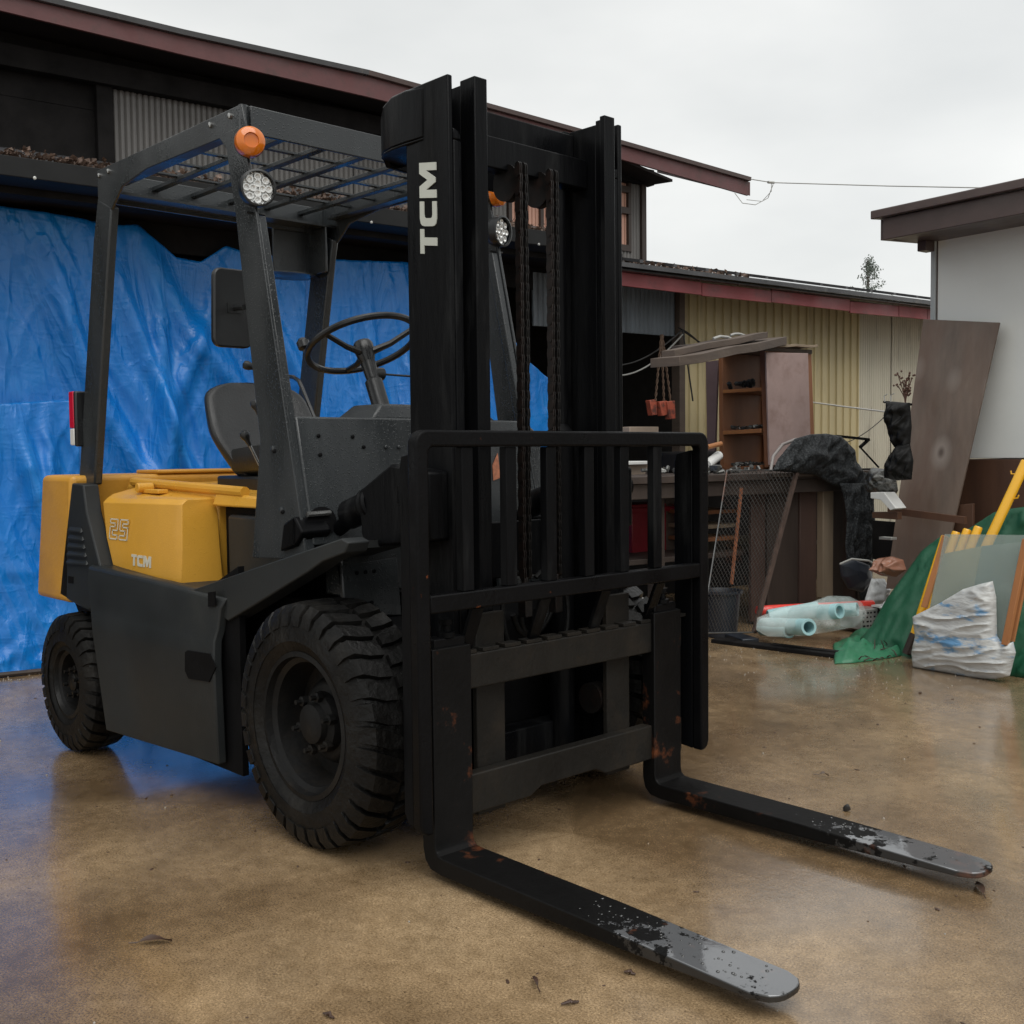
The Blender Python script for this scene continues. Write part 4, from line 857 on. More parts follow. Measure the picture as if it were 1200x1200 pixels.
tag(tarp('tarp', -.60, .26, lambda s: 1.34+.02*sin(s*5), .0, .20, 8.1, 90, 120, TM, fB), 'lower blue tarp flap at far left, overlapping the large tarp near the ground', 'tarp')

# ---- white building on the right
wh = thing('white_building', 'white walled shed with brown metal roof and plywood skirting at right', 'building', W(5, 4, 0))
def wb(name, m, a, b_, bevel=.004):
    b = bm_(); bbox(b, a, b_); return obj(name, b, m, wh, bevel=bevel)
wb('wall', WHITEW, (4.70,2.27,1.0), (8.0,7.5,2.36)); wb('skirting_board', PLYD, (4.68,2.36,.50), (8.0,7.5,.995)); wb('skirting_board', PLYD, (4.70,2.30,0), (8.0,7.5,.495))
wb('corner_trim', TRIM, (4.685,2.235,.0), (4.74,2.268,2.36)); wb('corner_seam', BRROOF, (4.695,2.269,1.0), (4.705,2.276,2.30))
wb('roof_fascia', BRROOF, (4.32,2.16,2.285), (4.36,7.6,2.41)); b = bm_(); slab(b, [W(4.28,2.10,2.41), W(4.28,7.6,2.41), W(8.3,7.6,2.75), W(8.3,2.10,2.75)], (0,0,.05)); obj('roof', b, BRROOF, wh, bevel=.006)
b = bm_(); slab(b, [W(4.34,2.13,2.29), W(4.34,2.13,2.41), W(8.2,2.13,2.74), W(8.2,2.13,2.5)], BN*.03); obj('gable_fascia', b, BRROOF, wh)
wb('soffit', BRROOF, (4.361,2.161,2.30), (4.9,7.5,2.315)); wb('wall_bracket', BRROOF, (4.60,2.2,2.24), (4.69,2.26,2.30))

# ---- plywood sheet leaning on the white wall
A = [S(1082,374,'s',4.62), S(1171,378,'s',4.62), S(1100,690,'s',4.32), S(1038,690,'s',4.25)]
b = bm_(); slab(b, A, BD*.015); tag(obj('plywood_sheet', b, PLY, bevel=.002), 'tall weathered plywood sheet leaning against the white wall', 'plywood')
for (pts, lab) in (([(1040,594),(1130,606),(1130,614),(1040,602)], 'thin dark board running along the foot of the leaning plywood sheet'),):
    b = plate(pts, 's', 4.2, .03); tag(obj('board', b, PLYD), lab, 'board')

# ---- cabinet with shelves
cab = thing('cabinet', 'open brown shelf cabinet with pink faded side panels against the cream wall', 'cabinet', S(890,545,'t',.9))
CS = Sl(896,480,'t',1.0)[0]                                    # open side faces along the wall, pink side faces the yard
def cb(name, m, pts, ax, val, th, bevel=.002): return obj(name, plate(pts, ax, val, th), m, cab, bevel=bevel)
cb('pink_panel', PINKB, [(898,413),(947,414),(951,545),(902,545)], 't', 1.07, .015)
cb('side_panel', BRSH, [(890,411),(896,410),(901,547),(896,548)], 's', CS, .50); cb('side_panel', BRSH, [(842,414),(846,414),(848,549),(843,550)], 's', CS, .50)
cb('back_panel', BRSH, [(846,413),(893,411),(897,546),(847,549)], 's', CS+.42, .015)
for v in (457, 505, 548): cb('shelf', BRSH, [(847,v),(892,v-3),(892,v+1.5),(847,v+4.5)], 's', CS+.004, .41)
cb('shelf_edge', ORW, [(847,457),(892,454),(892,458),(847,461)], 's', CS-.004, .006); cb('shelf_edge', ORW, [(847,505),(892,502.5),(892,507),(847,509.5)], 's', CS-.004, .006)
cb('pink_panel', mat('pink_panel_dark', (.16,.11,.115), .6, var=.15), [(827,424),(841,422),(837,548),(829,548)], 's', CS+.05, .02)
cb('top_board', OLDW, [(842,409),(897,406),(897,411),(842,414)], 's', CS, .5)
# clutter on the shelves
def clutter(s0, s1, t0, t1, z, n, rmin, rmax, seed):
    rnd = random.Random(seed); b = bm_()
    for i in range(n):
        r = rnd.uniform(rmin, rmax); c = W(rnd.uniform(s0, s1), rnd.uniform(t0, t1), z + r*.5 + rnd.uniform(0, rmax*.8)); M = Matrix.Translation(c) @ Matrix.Rotation(rnd.uniform(0,6), 4, 'Z') @ Matrix.Rotation(rnd.uniform(-.6,.6), 4, 'X')
        k = rnd.random()
        if k < .45: box(b, (-r,-r*.5,-r*.5), (r,r*.5,r*.5), M)
        else: lathe(b, c, M.to_3x3() @ Vector((rnd.uniform(-.4,.4),1,rnd.uniform(-.3,.8))), [(0,-r*.8),(r*.5,-r*.8),(r*.5,r*.8),(r*.25,r*.8),(r*.25,r),(0,r)], 7)
    return b
sL, sR = CS+.01, CS+.16; tA, tB = Sl(850,500,'s',CS)[1], Sl(890,500,'s',CS)[1]
for v, lab, n, hh in ((503,'small bolts and fittings heaped on the middle shelf of the cabinet', 60, .02),(547,'metal fittings and sockets heaped on the bottom of the cabinet',70,.022),(455,'dark coiled parts lying on the top shelf of the cabinet',14,.04)):
    z_ = Sl(870,v,'s',CS)[2]; o = obj('metal_fittings', clutter(sL, sR, tA+.02, tB-.02, z_, n, hh*.4, hh, v), CLUT if v != 455 else RUBM, smooth=30); stuff(o); tag(o, lab, 'fittings')
# weathered planks on top of the cabinet
def plank(p0, p1, w_, h_, lab, m=OLDW, tt=0.0):
    b = bm_(); a, c = Vector(p0), Vector(p1); n = 6; d = (c-a)/n; u = Vector((0,0,1)); s_ = d.normalized().cross(u).normalized()*w_/2; u2 = Vector((0,0,h_/2)); rows = []
    for i in range(n+1):
        p = a+d*i+Vector((0,0,.004*sin(i*1.9+w_*40))); k = 1+.10*sin(i*2.3+h_*90)
        rows.append([b.verts.new(q) for q in (p-s_*k-u2, p+s_*k-u2, p+s_*k+u2, p-s_*k+u2)])
    for r0, r1 in zip(rows, rows[1:]):
        for k in range(4): b.faces.new((r0[k], r0[(k+1)%4], r1[(k+1)%4], r1[k]))
    b.faces.new(rows[0]); b.faces.new(rows[-1])
    return tag(obj('plank', b, m, bevel=.002), lab, 'plank')
plank(S(779,425,'t',1.35), S(905,401,'t',.95), .22, .055, 'lower weathered plank jutting left from the cabinet top')
plank(S(783,414,'t',1.25), S(893,393,'t',1.0), .10, .040, 'upper narrow weathered plank tilted up to the right on the cabinet top')
plank(S(800,410,'t',1.1), S(872,398,'t',.85), .18, .05, 'short dark plank wedged behind the tilted plank on the cabinet', DKW)
plank(S(893,406,'t',.95), S(945,407,'t',.95), .20, .018, 'flat pale board lying over the pink panel of the cabinet', PALEW)
b = bm_(); tube(b, [S(836+8*i,397-3*sin(i*1.2),'t',1.0) for i in range(6)], .010, 7); tube(b, [S(856+5*i,393-2*sin(i),'t',.95) for i in range(5)], .009, 7); tag(obj('pipe_offcut', b, WIRE), 'pale pipe offcuts lying on the planks above the cabinet', 'pipe')

# ---- workbench: dark top, boards below
wbn = thing('workbench', 'dark cluttered workbench of old boards in front of the cream wall', 'workbench', S(930,700,'t',1.6))
def bb(name, m, a, b_, bevel=.003):
    b = bm_(); bbox(b, a, b_); return obj(name, b, m, wbn, bevel=bevel)
s0_, _, zt_ = Sl(828,552,'t',1.75); s1_, _, _ = Sl(1030,552,'t',1.75)
bb('bench_top', DKW, (2.2,.55,.885), (s1_,1.75,.925)); bb('bench_edge', OLDW, (s0_+.55,1.752,.90), (s1_,1.775,.925)); bb('bench_rail', DKW, (2.2,1.68,.80), (s1_,1.72,.883))
us = [880,897,916,935,955,968,986,1003,1014]; 
for i, (a, c) in enumerate(zip(us, us[1:])):
    sa = Sl(a,640,'t',1.62)[0]; sc_ = Sl(c,640,'t',1.62)[0]
    if i == 4: bb('stud', PALEW, (sa+.004,1.63,.12), (sc_-.004,1.68,.84))
    else: bb('front_board', DKW if i % 3 else mat('brown_board_red', (.065,.038,.03), .6, var=.4, vscale=6, streak=(1,1,.15), bump=.2), (sa,1.60+(i%2)*.012,.02), (sc_-.006,1.625+(i%2)*.012,.86))
for s_ in (2.3, 3.0): bb('leg', DKW, (s_,1.55,0), (s_+.07,1.62,.88)); bb('leg', DKW, (s_,.7,0), (s_+.07,.77,.88))
bb('lower_shelf', DKW, (2.3,.6,.42), (s1_-.1,1.55,.45)); 
for k, (v, m_) in enumerate(((600,BRSH),(617,PALEW),(632,BRSH))):
    p = Sl(838,v,'t',1.5); bb('stacked_board', m_, (p[0]-.10,1.0,p[2]-.012), (p[0]+.22,1.5,p[2]+.012))

def heap(name, outline, ax, val_, depth, m, lab, cat, seed=0, res=46, noise=.25, nsc=6, group=None, sharp=.5, ridges=0.0, rdir=(1,0), back=True):
    """soft body grown from an outline on a real plane: thick in the middle, thin at the rim, creased"""
    val = val_ if not callable(val_) else None; vf = (lambda x, y: val_(x, y)) if callable(val_) else (lambda x, y: val_); off = {'s': -BD, 't': BN, 'z': Vector((0,0,1))}[ax]
    us = [p[0] for p in outline]; vs2 = [p[1] for p in outline]; u0, u1, v0, v1 = min(us), max(us), min(vs2), max(vs2)
    def inside(x, y):
        c = False; n = len(outline)
        for i in range(n):
            (xa, ya), (xb, yb_) = outline[i], outline[(i+1)%n]
            if (ya > y) != (yb_ > y) and x < (xb-xa)*(y-ya)/(yb_-ya)+xa: c = not c
        return c
    def dist(x, y):
        d = 1e9; bx = x; by = y; n = len(outline)
        for i in range(n):
            (xa, ya), (xb, yb_) = outline[i], outline[(i+1)%n]; L2 = (xb-xa)**2+(yb_-ya)**2
            t = 0 if L2 == 0 else max(0, min(1, ((x-xa)*(xb-xa)+(y-ya)*(yb_-ya))/L2)); px, py = xa+t*(xb-xa), ya+t*(yb_-ya); e = math.hypot(x-px, y-py)
            if e < d: d, bx, by = e, px, py
        return d, bx, by
    nx = res; ny = max(6, int(res*(v1-v0)/(u1-u0))) if (u1-u0) else res; ny = min(ny, 110); b = bm_(); G = {}
    stp = max((u1-u0)/nx, (v1-v0)/ny); full = min(u1-u0, v1-v0)*.32
    for j in range(ny+1):
        for i in range(nx+1):
            x = u0+(u1-u0)*i/nx; y = v0+(v1-v0)*j/ny; ins = inside(x, y); d, bx, by = dist(x, y)
            if not ins:
                if d > stp*1.05: continue
                x, y, d = bx, by, 0
            h = min(1, d/full)**sharp; q = S(x, y, ax, vf(x, y)); nn = mnoise.noise(q*nsc + Vector((seed,0,0)))+.5*mnoise.noise(q*nsc*2.3 + Vector((seed,5,0)))
            hh = depth*h*(1+noise*1.6*nn)
            if ridges: hh += ridges*(1-min(1, 4*abs(mnoise.noise(Vector(((x*rdir[0]+y*rdir[1])*.09, (x*rdir[1]-y*rdir[0])*.018, seed))))))*min(1, d/6)
            p = q + off*hh - CAM*0
            G[(i,j)] = (b.verts.new(p), b.verts.new(q - off*max(.004, depth*.35*h)) if back else None)
    for (i, j) in list(G):
        c = [(i,j),(i+1,j),(i+1,j+1),(i,j+1)]
        if all(k in G for k in c):
            b.faces.new([G[k][0] for k in c]); 
            if back: b.faces.new([G[k][1] for k in reversed(c)])
    bmesh.ops.remove_doubles(b, verts=b.verts, dist=.0008)
    if back:
        ed = [e for e in b.edges if len(e.link_faces) == 1]
        try: bmesh.ops.bridge_loops(b, edges=ed)
        except Exception: pass
    o = obj(name, b, m, smooth=70); return tag(o, lab, cat, group)

# rubber mat / tyre tread sheet thrown over the bench
heap('rubber_mat', [(906,552),(912,538),(932,514),(950,509),(968,508),(985,511),(1001,527),(1003,541),(1012,553),(1037,560),(1041,573),(1000,578),(975,568),(955,556),(930,554)], 't', 1.80, .045, RUBM, 'black rubber mat with rough mesh texture heaped on the workbench top', 'rubber mat', 2, 80, .7, 8, ridges=.014, rdir=(.7,.7), sharp=.45)
heap('rubber_mat', [(984,566),(1038,566),(1034,580),(1024,584),(1025,612),(1031,624),(1023,645),(1022,700),(1010,708),(1006,690),(994,668),(991,640),(993,610),(990,585)], 't', 1.84, .014, RUBM, 'black mesh textured strip hanging down the bench front beside the pale stud', 'rubber mat', 5, 50, .9, 10, ridges=.016, rdir=(1,.05), sharp=.3)
# coiled dark hose under the mat
heap('plastic_tub', [(984,661),(1000,655),(1018,662),(1022,680),(1010,694),(994,690),(986,676)], 't', 2.0, .05, NAVY, 'dark round plastic tub below the hanging rubber mat', 'tub', 3, 44, .05)

# expanded metal mesh panel leaning on the bench
mesh = thing('mesh_panel', 'rusty expanded metal mesh panel leaning on the workbench', 'metal mesh', S(880,738,'t',1.9))
c00, c10, c01, c11 = S(852,551,'t',1.79), S(934,551,'t',1.79), S(822,742,'t',2.10), S(884,741,'t',2.02)
def bl(f, g): return (c00*(1-f)+c10*f)*(1-g) + (c01*(1-f)+c11*f)*g
b = bm_(); NR, NC = 60, 17; hw_ = .0022
for j in range(NR):
    for i in range(NC*2):
        f0, f1 = i/(NC*2), (i+1)/(NC*2); up0 = (i+j) % 2; g0 = (j+(.0 if up0 else 1.0))/NR; g1 = (j+(1.0 if up0 else 0.0))/NR
        p, q = bl(f0, g0), bl(f1, g1); k = Vector((0,0,hw_)); o_ = BN*.002
        b.faces.new([b.verts.new(x) for x in (p-k, q-k, q+k+o_, p+k+o_)])
for p, q in ((c00,c10),(c01,c11),(c00,c01)): tube(b, [p, q], .004, 6)
stuff(obj('mesh_strands', b, MESHM, mesh, smooth=0))
b = bm_(); beam(b, c10, c11, .025, .02, BN); obj('mesh_frame_bar', b, mat('rusty_bar', (.07,.045,.035), .6, var=.4, vscale=20), mesh)
b = bm_(); p0_, p1_ = bl(.28,.12), bl(.42,.72); beam(b, p0_-BN*.02, p1_-BN*.02, .015, .012, BN); tag(obj('steel_rod', b, mat('orange_rust', (.20,.07,.03), .7, var=.3, vscale=20)), 'thin rusty rod standing behind the mesh panel', 'rod')
# bucket
b = bm_(); c = S(846,745,'z',.004); c.z = 0; lathe(b, c, (0,0,1), [(0,.004),(.085,.004),(.105,.25),(.118,.252),(.118,.268),(.108,.268),(.10,.25),(.08,.02),(0,.02)], 28)
tag(obj('bucket', b, NAVY), 'dark plastic bucket between the load backrest and the mesh panel', 'bucket')
# low steel rail and timber along the ground
for (a, c_, w_, h_, m_, lab, nm) in (((838,750),(985,768),.09,.022,BLKW,'dark wet timber on the ground below the mesh panel','timber'),((850,742),(880,752),.10,.03,NAVY,'dark steel channel piece lying beside the bucket','steel_channel'),((905,757),(1000,768),.04,.03,BLKW,'blackened stick lying under the plastic wrapped rolls','timber')):
    p, q = S(a[0],a[1],'z',h_/2), S(c_[0],c_[1],'z',h_/2); b = bm_(); beam(b, p, q, w_, h_); tag(obj(nm, b, m_, bevel=.004), lab, 'steel' if 'steel' in nm else 'timber')
# red roll
def roll(name, a, c, r, m, lab, cat, t0, t1, rin=None):
    b = bm_(); p, q = S(a[0],a[1],'t',t0), S(c[0],c[1],'t',t1); p.z = max(p.z, r); q.z = max(q.z, r); d = (q-p); L_ = d.length; prof = [(rin or 0,0),(r*.9,0),(r,.008),(r*1.03,L_*.3),(r*.97,L_*.6),(r,L_-.004),(r*.96,L_),(rin or 0,L_)]
    if rin: prof = prof + [(rin, L_*.5)]
    lathe(b, p, d, prof, 24, close=bool(rin)); return tag(obj(name, b, m, smooth=50), lab, cat)
roll('plastic_roll', (888,716), (1022,709), .030, RED, 'long red plastic film roll lying above the clear wrapped rolls', 'roll', 1.95, 2.15)
# light blue rolls wrapped in clear plastic
for i, (a, c, r) in enumerate((((895,733),(948,735),.044),((915,722),(984,716),.042),((925,718),(1005,714),.038),((900,722),(958,712),.036),((893,737),(925,740),.036))):
    lab = ('lowest pale blue roll, leftmost in the clear plastic bundle','middle pale blue roll with open end in the clear bundle','rightmost pale blue roll with open end in the clear bundle','rear pale blue roll just under the red roll','small pale blue roll end at the far left of the clear bundle')[i]
    roll('foam_roll', a, c, r, PBLUE, lab, 'roll', 2.05, (2.52,2.46,2.40,2.2,2.35)[i], rin=r*.68)
heap('plastic_wrap', [(886,738),(888,724),(915,712),(950,706),(972,698),(996,699),(1010,706),(1013,722),(1000,735),(970,741),(930,746),(900,746)], 't', 2.36, .07, FILM, 'clear crumpled plastic wrap around the pale blue rolls', 'plastic wrap', 5, 44, .3, 9, ridges=.012, rdir=(.3,1))
# perforated metal box and plastic scraps
p = S(1009,715,'t',2.25); b = bm_(); mb = Matrix.Translation(p) @ Matrix.Rotation(BA-R(8), 4, 'Z')
box(b, (-.002,-.002,-.115), (.16,.16,.0), mb); pb = obj('metal_casing', b, GALV, bevel=.004); tag(pb, 'perforated grey metal casing beside the clear plastic rolls', 'casing')
pb_t = thing('terminal_box', 'small open black compartment box right of the perforated casing', 'box', S(1050,740,'t',2.35))
b = bm_(); q_ = S(1038,712,'t',2.33); mb2 = Matrix.Translation(q_) @ Matrix.Rotation(BA-R(8), 4, 'Z'); box(b, (0,0,-.11), (.11,.10,0), mb2); obj('compartment', b, BLKW, pb_t, bevel=.004); b = bm_(); box(b, (-.006,-.004,-.006), (.115,.104,.004), mb2); obj('rim', b, WHT, pb_t)
for i in range(5):
    for j in range(4):
        b = bm_(); box(b, (.014+i*.028,-.0035,-.100+j*.025), (.014+i*.028+.014*(.5+random.random()),.0,-.100+j*.025+.010), mb); o = obj('hole_shade', b, BLKW, pb)  # raised dark chips paint the shade inside the perforations
heap('plastic_scrap', [(1012,710),(1018,690),(1022,678),(1036,678),(1040,690),(1036,712)], 't', 2.05, .05, CLR, 'crumpled grey plastic scrap standing behind the perforated casing', 'plastic scrap', 4, 26, .5, 12, ridges=.01)
heap('plastic_scrap', [(1030,712),(1040,702),(1056,703),(1062,714),(1050,722),(1036,720)], 't', 2.30, .04, CLR, 'clear plastic scrap lying over the casing near the green canvas', 'plastic scrap', 6, 24, .6, 14, ridges=.01)
heap('plastic_bag', [(1028,668),(1030,654),(1045,652),(1058,656),(1062,668),(1050,676),(1035,675)], 's', 4.1, .09, BRPL, 'shiny brown plastic bag tucked below the dark boards', 'bag', 7, 44, .6, 16, ridges=.012)
b = bm_(); tube(b, [S(984,661,'t',2.12), S(998,655,'t',2.14), S(1018,657,'t',2.16), S(1036,668,'t',2.2), S(1048,684,'t',2.24), S(1052,704,'t',2.28), S(1049,716,'t',2.3)], .006, 8); tag(obj('hose', b, WIRE, smooth=60), 'thin grey hose arching over the tub to the plastic scraps', 'hose')
b = bm_(); tube(b, [S(903,552,'t',1.78), S(906,535,'t',1.75), S(917,521,'t',1.7), S(932,515,'t',1.7), S(948,515,'t',1.68)], .010, 8); tag(obj('hose', b, mat('grey_hose', (.22,.20,.19), .5), smooth=60), 'grey bent hose rising beside the pink panel above the bench', 'hose')
# black folding bracket and white rod
b = bm_(); pts = [S(980,511,'t',1.5), S(1000,513,'t',1.5), S(1018,515,'t',1.5), S(1008,524,'t',1.5)]; 
for p, q in zip(pts, pts[1:]): beam(b, p, q, .02, .016)
beam(b, pts[3], S(1030,548,'t',1.6), .012, .012); tag(obj('bracket', b, BLACK), 'black folding metal bracket standing on the bench by the cream wall', 'bracket')
b = bm_(); tube(b, [S(948,471,'t',.5), S(985,476,'t',.9), S(1042,483,'t',1.4)], .006, 8); tag(obj('white_rod', b, WHT), 'thin white rod crossing in front of the ribbed wall', 'rod')
b = bm_(); tube(b, bez(S(1038,487,'t',1.4), S(1020,505,'t',1.4), S(1000,518,'t',1.4), S(985,520,'t',1.4)), .003, 6); tag(obj('cord', b, DWIRE), 'thin cord hanging from the white rod towards the bracket', 'cord')
# black gloves/hose bundle on rod by plywood
hg = thing('hanging_hose_bundle', 'black rubber hose bundle hung from a rod left of the leaning plywood', 'hose bundle', S(1055,560,'s',4.0))
for k, pl in enumerate(([(1039,471),(1066,472),(1068,500),(1066,524),(1058,528),(1048,524),(1041,508),(1038,490)], [(1052,522),(1066,520),(1070,540),(1068,562),(1052,563),(1036,560),(1037,545),(1043,533)])):
    o = heap('coil_mass', pl, 's', 4.0-.02*k, .05, HOSE, '', '', 31+k, 50, .5, 12, ridges=.022, rdir=(1,.3)); del o['label']; del o['category']; o.parent = hg; o.matrix_parent_inverse = Matrix.Translation(-hg.location)
b = bm_(); tube(b, [S(1036,471,'s',4.0), S(1068,474,'s',4.3)], .007, 8); obj('hanging_rod', b, BLKW, hg)
b = bm_(); tube(b, [S(1037,471,'s',4.0), S(1036,464,'s',4.0), S(1040,462,'s',4.0)], .003, 6); tube(b, [S(1044,471,'s',4.0), S(1044,463,'s',4.0), S(1048,461,'s',4.0)], .003, 6); obj('hook', b, WIRE, hg)
dp = thing('dried_plant', 'dried brown stems poking up left of the plywood top', 'dried plant', S(1062,470,'s',4.3))
b = bm_()
for k in range(14):
    a = S(1061,474,'s',4.3); e = S(1058+random.uniform(-6,8),445+random.uniform(-8,18),'s',4.3)+BN*random.uniform(-.03,.03); tube(b, bez(a, a+Vector((0,0,.06)), e-Vector((0,0,.02)), e, 5), .003, 5)
    for _ in range(4): c = e + Vector((random.gauss(0,.012), random.gauss(0,.012), random.gauss(0,.015))); lathe(b, c, (0,0,1), [(0,-.008),(.007,0),(0,.008)], 5)
obj('stems', b, mat('dried_stems', (.10,.05,.035), .8), dp)
b = plate([(1020,577),(1036,577),(1050,596),(1043,598),(1032,586),(1020,584)], 's', 3.95, .10); tag(obj('white_channel', b, WHT, bevel=.003), 'bent white metal channel lying between the mat and plywood', 'metal channel')
heap('scrap_pile', [(1012,562),(1022,548),(1040,550),(1050,562),(1052,575),(1045,586),(1030,580),(1016,577)], 's', 4.1, .06, CLUT, 'small pile of grey scrap behind the white channel', 'scrap', 9, 26, .7, 16, ridges=.02)
for (pts, s_, th, m_, lab) in (([(1022,600),(1052,600),(1052,609),(1022,607)], 4.0, .04, PLYD, 'short reddish board resting below the white channel'),([(1022,610),(1050,612),(1050,660),(1022,655)], 4.5, .03, BLKW, 'black backing board in the gap right of the rubber mat'),([(1030,629),(1045,630),(1045,633),(1030,632)], 4.1, .05, GALV, 'small pale slat in the dark gap beside the mat')):
    tag(obj('board', plate(pts, 's', s_, th), m_, bevel=.002), lab, 'board')
# brown ply continuing below/right of the leaning sheet
tag(obj('board', plate([(1050,600),(1140,590),(1140,690),(1044,690)], 's', 4.45, .02), PLYD, bevel=.002), 'dark wet plywood board under the leaning sheet beside the green canvas', 'board')

# ---- green canvas heap
heap('canvas_cover', [(1005,775),(1008,748),(1020,735),(1040,700),(1062,670),(1080,645),(1100,630),(1128,624),(1165,600),(1185,596),(1230,590),(1260,620),(1260,800),(1180,796),(1120,786),(1060,782)], 's', lambda x, y: 3.56+.50*max(0, min(1, (790-y)/150)), .07, GRN, 'dark green canvas cover heaped behind the yellow pipes', 'canvas', 11, 80, .5, 2.2, ridges=.018, rdir=(1,.55), sharp=.7)
heap('canvas_flap', [(978,777),(976,756),(990,750),(1004,742),(1020,738),(1050,742),(1062,750),(1055,768),(1030,772),(1000,776)], 'z', .006, .03, mat('green_canvas_light', (.025,.15,.075), .45, var=.15, vscale=6, bump=.15), 'flattened green canvas flap on the concrete in front of the rolls', 'canvas', 12, 50, .9, 7, ridges=.02, rdir=(.3,1), sharp=.3)

# dry twigs
b = bm_()
for k in range(26):
    p = S(1000+random.uniform(0,52), 763+random.uniform(-4,12), 'z', .01); d = Vector((random.gauss(0,1), random.gauss(0,1), random.uniform(0,.5))).normalized()*random.uniform(.04,.12); tube(b, [p, p+d*.5+Vector((0,0,.008)), p+d], [.004,.003,.0015], 5)
tag(stuff(obj('dry_twigs', b, mat('twig_brown', (.05,.03,.022), .7))), 'dry twigs scattered on the ground by the green canvas flap', 'twigs')

# ---- yellow pipes leaning, with black shoes
tops = [(1108,628),(1121,623),(1134,620),(1147,617),(1203,540)]; foot = [(1071,745),(1079,748),(1087,750),(1094,752),(1102,755)]
labs = ['leftmost short yellow pipe, its foot outside the white bag','second yellow pipe from the left behind the glass','third yellow pipe from the left behind the glass','fourth yellow pipe, just left of the tall one','tall yellow pipe rising past the top of the glass pane']
for i in range(5):
    t_ = thing('yellow_pipe', labs[i], 'pipe', S(foot[i][0], foot[i][1]+25, 's', 3.60), 'yellow pipes leaning behind the glass pane')
    a = S(foot[i][0], foot[i][1], 's', 3.60); c = S(tops[i][0], tops[i][1], 's', 3.80 if i == 4 else 3.72); r = .021 if i < 4 else .024
    b = bm_(); d = (c-a); lathe(b, a, d, [(0,0),(r,0),(r,d.length-.006),(r-.004,d.length),(r-.006,d.length-.004),(r-.006,d.length-.03),(0,d.length-.03)], 20); obj('pipe', b, PIPY, t_, smooth=50)
    b = bm_(); e = a - d.normalized()*.13; e.z = max(e.z, .02); tube(b, [a+d.normalized()*.01, e], [r*1.12, r*1.05], 14); obj('black_shoe', b, mat('brown_black_shoe', (.035,.022,.018), .5, var=.3), t_)
    if i == 4:
        for f in (.93, .80): 
            p = a+d*f; b = bm_(); tube(b, [p+BN*.02, p+BN*.045+Vector((0,0,.004)), p+BN*.05+Vector((0,0,.018))] if f < .9 else [p-BN*.02, p-BN*.045, p-BN*.048+Vector((0,0,.016))], .004, 6); obj('hook', b, PIPY, t_)
# wood strips and glass pane
b = bm_(); beam(b, S(1108,628,'s',3.52), S(1083,712,'s',3.44), .014, .03, BN); tag(obj('timber_strip', b, ORW, bevel=.002), 'left orange stained timber strip along the glass pane edge', 'timber strip')
b = bm_(); beam(b, S(1203,632,'s',3.46), S(1178,756,'s',3.38), .022, .03, BN); tag(obj('timber_strip', b, ORW, bevel=.002), 'right orange stained timber strip along the glass pane edge', 'timber strip')
b = bm_(); beam(b, S(1210,636,'s',3.50), S(1186,752,'s',3.42), .014, .02, BN); tag(obj('timber_strip', b, ORW, bevel=.002), 'thin timber strip just behind the right strip of the pane', 'timber strip')
P = [S(1107,626,'s',3.50), S(1204,627,'s',3.50), S(1175,770,'s',3.42), S(1078,770,'s',3.42)]; b = bm_(); slab(b, P, BD*.004); tag(obj('glass_pane', b, GLASS, smooth=0), 'dusty glass pane leaning over the yellow pipes', 'glass pane')
P = [S(1150,640,'s',3.55), S(1198,635,'s',3.55), S(1180,770,'s',3.47), S(1120,770,'s',3.47)]; b = bm_(); slab(b, P, BD*.006); tag(obj('board', b, mat('grey_green_sheet', (.16,.22,.20), .5, var=.25, vscale=5)), 'grey green sheet standing behind the right half of the glass', 'board')
P = [S(1100,650,'s',3.545), S(1150,640,'s',3.545), S(1130,740,'s',3.46), S(1085,740,'s',3.46)]; b = bm_(); slab(b, P, BD*.006); tag(obj('board', b, mat('cream_sheet', (.42,.36,.20), .6, var=.2, vscale=7)), 'cream coloured sheet behind the left half of the glass', 'board')
# white woven bag pulled round the foot of the pane
heap('woven_bag', [(1072,782),(1070,765),(1074,745),(1071,722),(1085,715),(1105,705),(1130,690),(1150,684),(1163,681),(1167,700),(1168,745),(1176,757),(1187,752),(1190,765),(1183,792),(1165,796),(1140,794),(1110,788)], 's', 3.40, .065, BAGM, 'crumpled white woven bag with blue print around the foot of the glass', 'bag', 14, 90, .10, 3, sharp=.3, ridges=.012, rdir=(.06,1))

# ---- things glimpsed between the mast and the backrest
bx = thing('crate', 'dark red plastic crate seen through the load backrest', 'crate', S(755,650,'t',1.3))
b = bm_(); p = Sl(741,652,'t',1.2); q = Sl(772,590,'t',1.2); bbox(b, (p[0],.95,p[2]), (q[0]+.3,1.2,q[2])); obj('crate_body', b, REDC, bx, bevel=.006); b = bm_(); bbox(b, (p[0]-.01,.94,q[2]-.05), (q[0]+.31,1.215,q[2]-.02)); obj('crate_rim', b, REDC, bx, bevel=.004)
for (pts, t_, th, m_, nm, lab) in (([(738,500),(772,500),(772,520),(738,522)], 1.1, .2, CARD, 'carton', 'wet carton behind the backrest top bar, upper one'),([(738,545),(762,542),(750,570),(738,570)], 1.25, .15, CARD, 'carton', 'torn beige carton hanging below the thin white tray'),([(735,541),(765,540),(765,544),(735,545)], 1.3, .25, WHT, 'tray', 'thin white tray edge seen through the backrest'),([(735,700),(790,705),(790,716),(735,712)], 1.6, .3, CLUT, 'tool_tray', 'tray of metal tools seen beside the far fork top'),([(780,560),(792,560),(792,650),(780,650)], 1.2, .05, OLDW, 'upright_board', 'narrow brown board standing right of the red crate')):
    tag(obj(nm, plate(pts, 't', t_, th), m_, bevel=.004), lab, nm.replace('_', ' '))
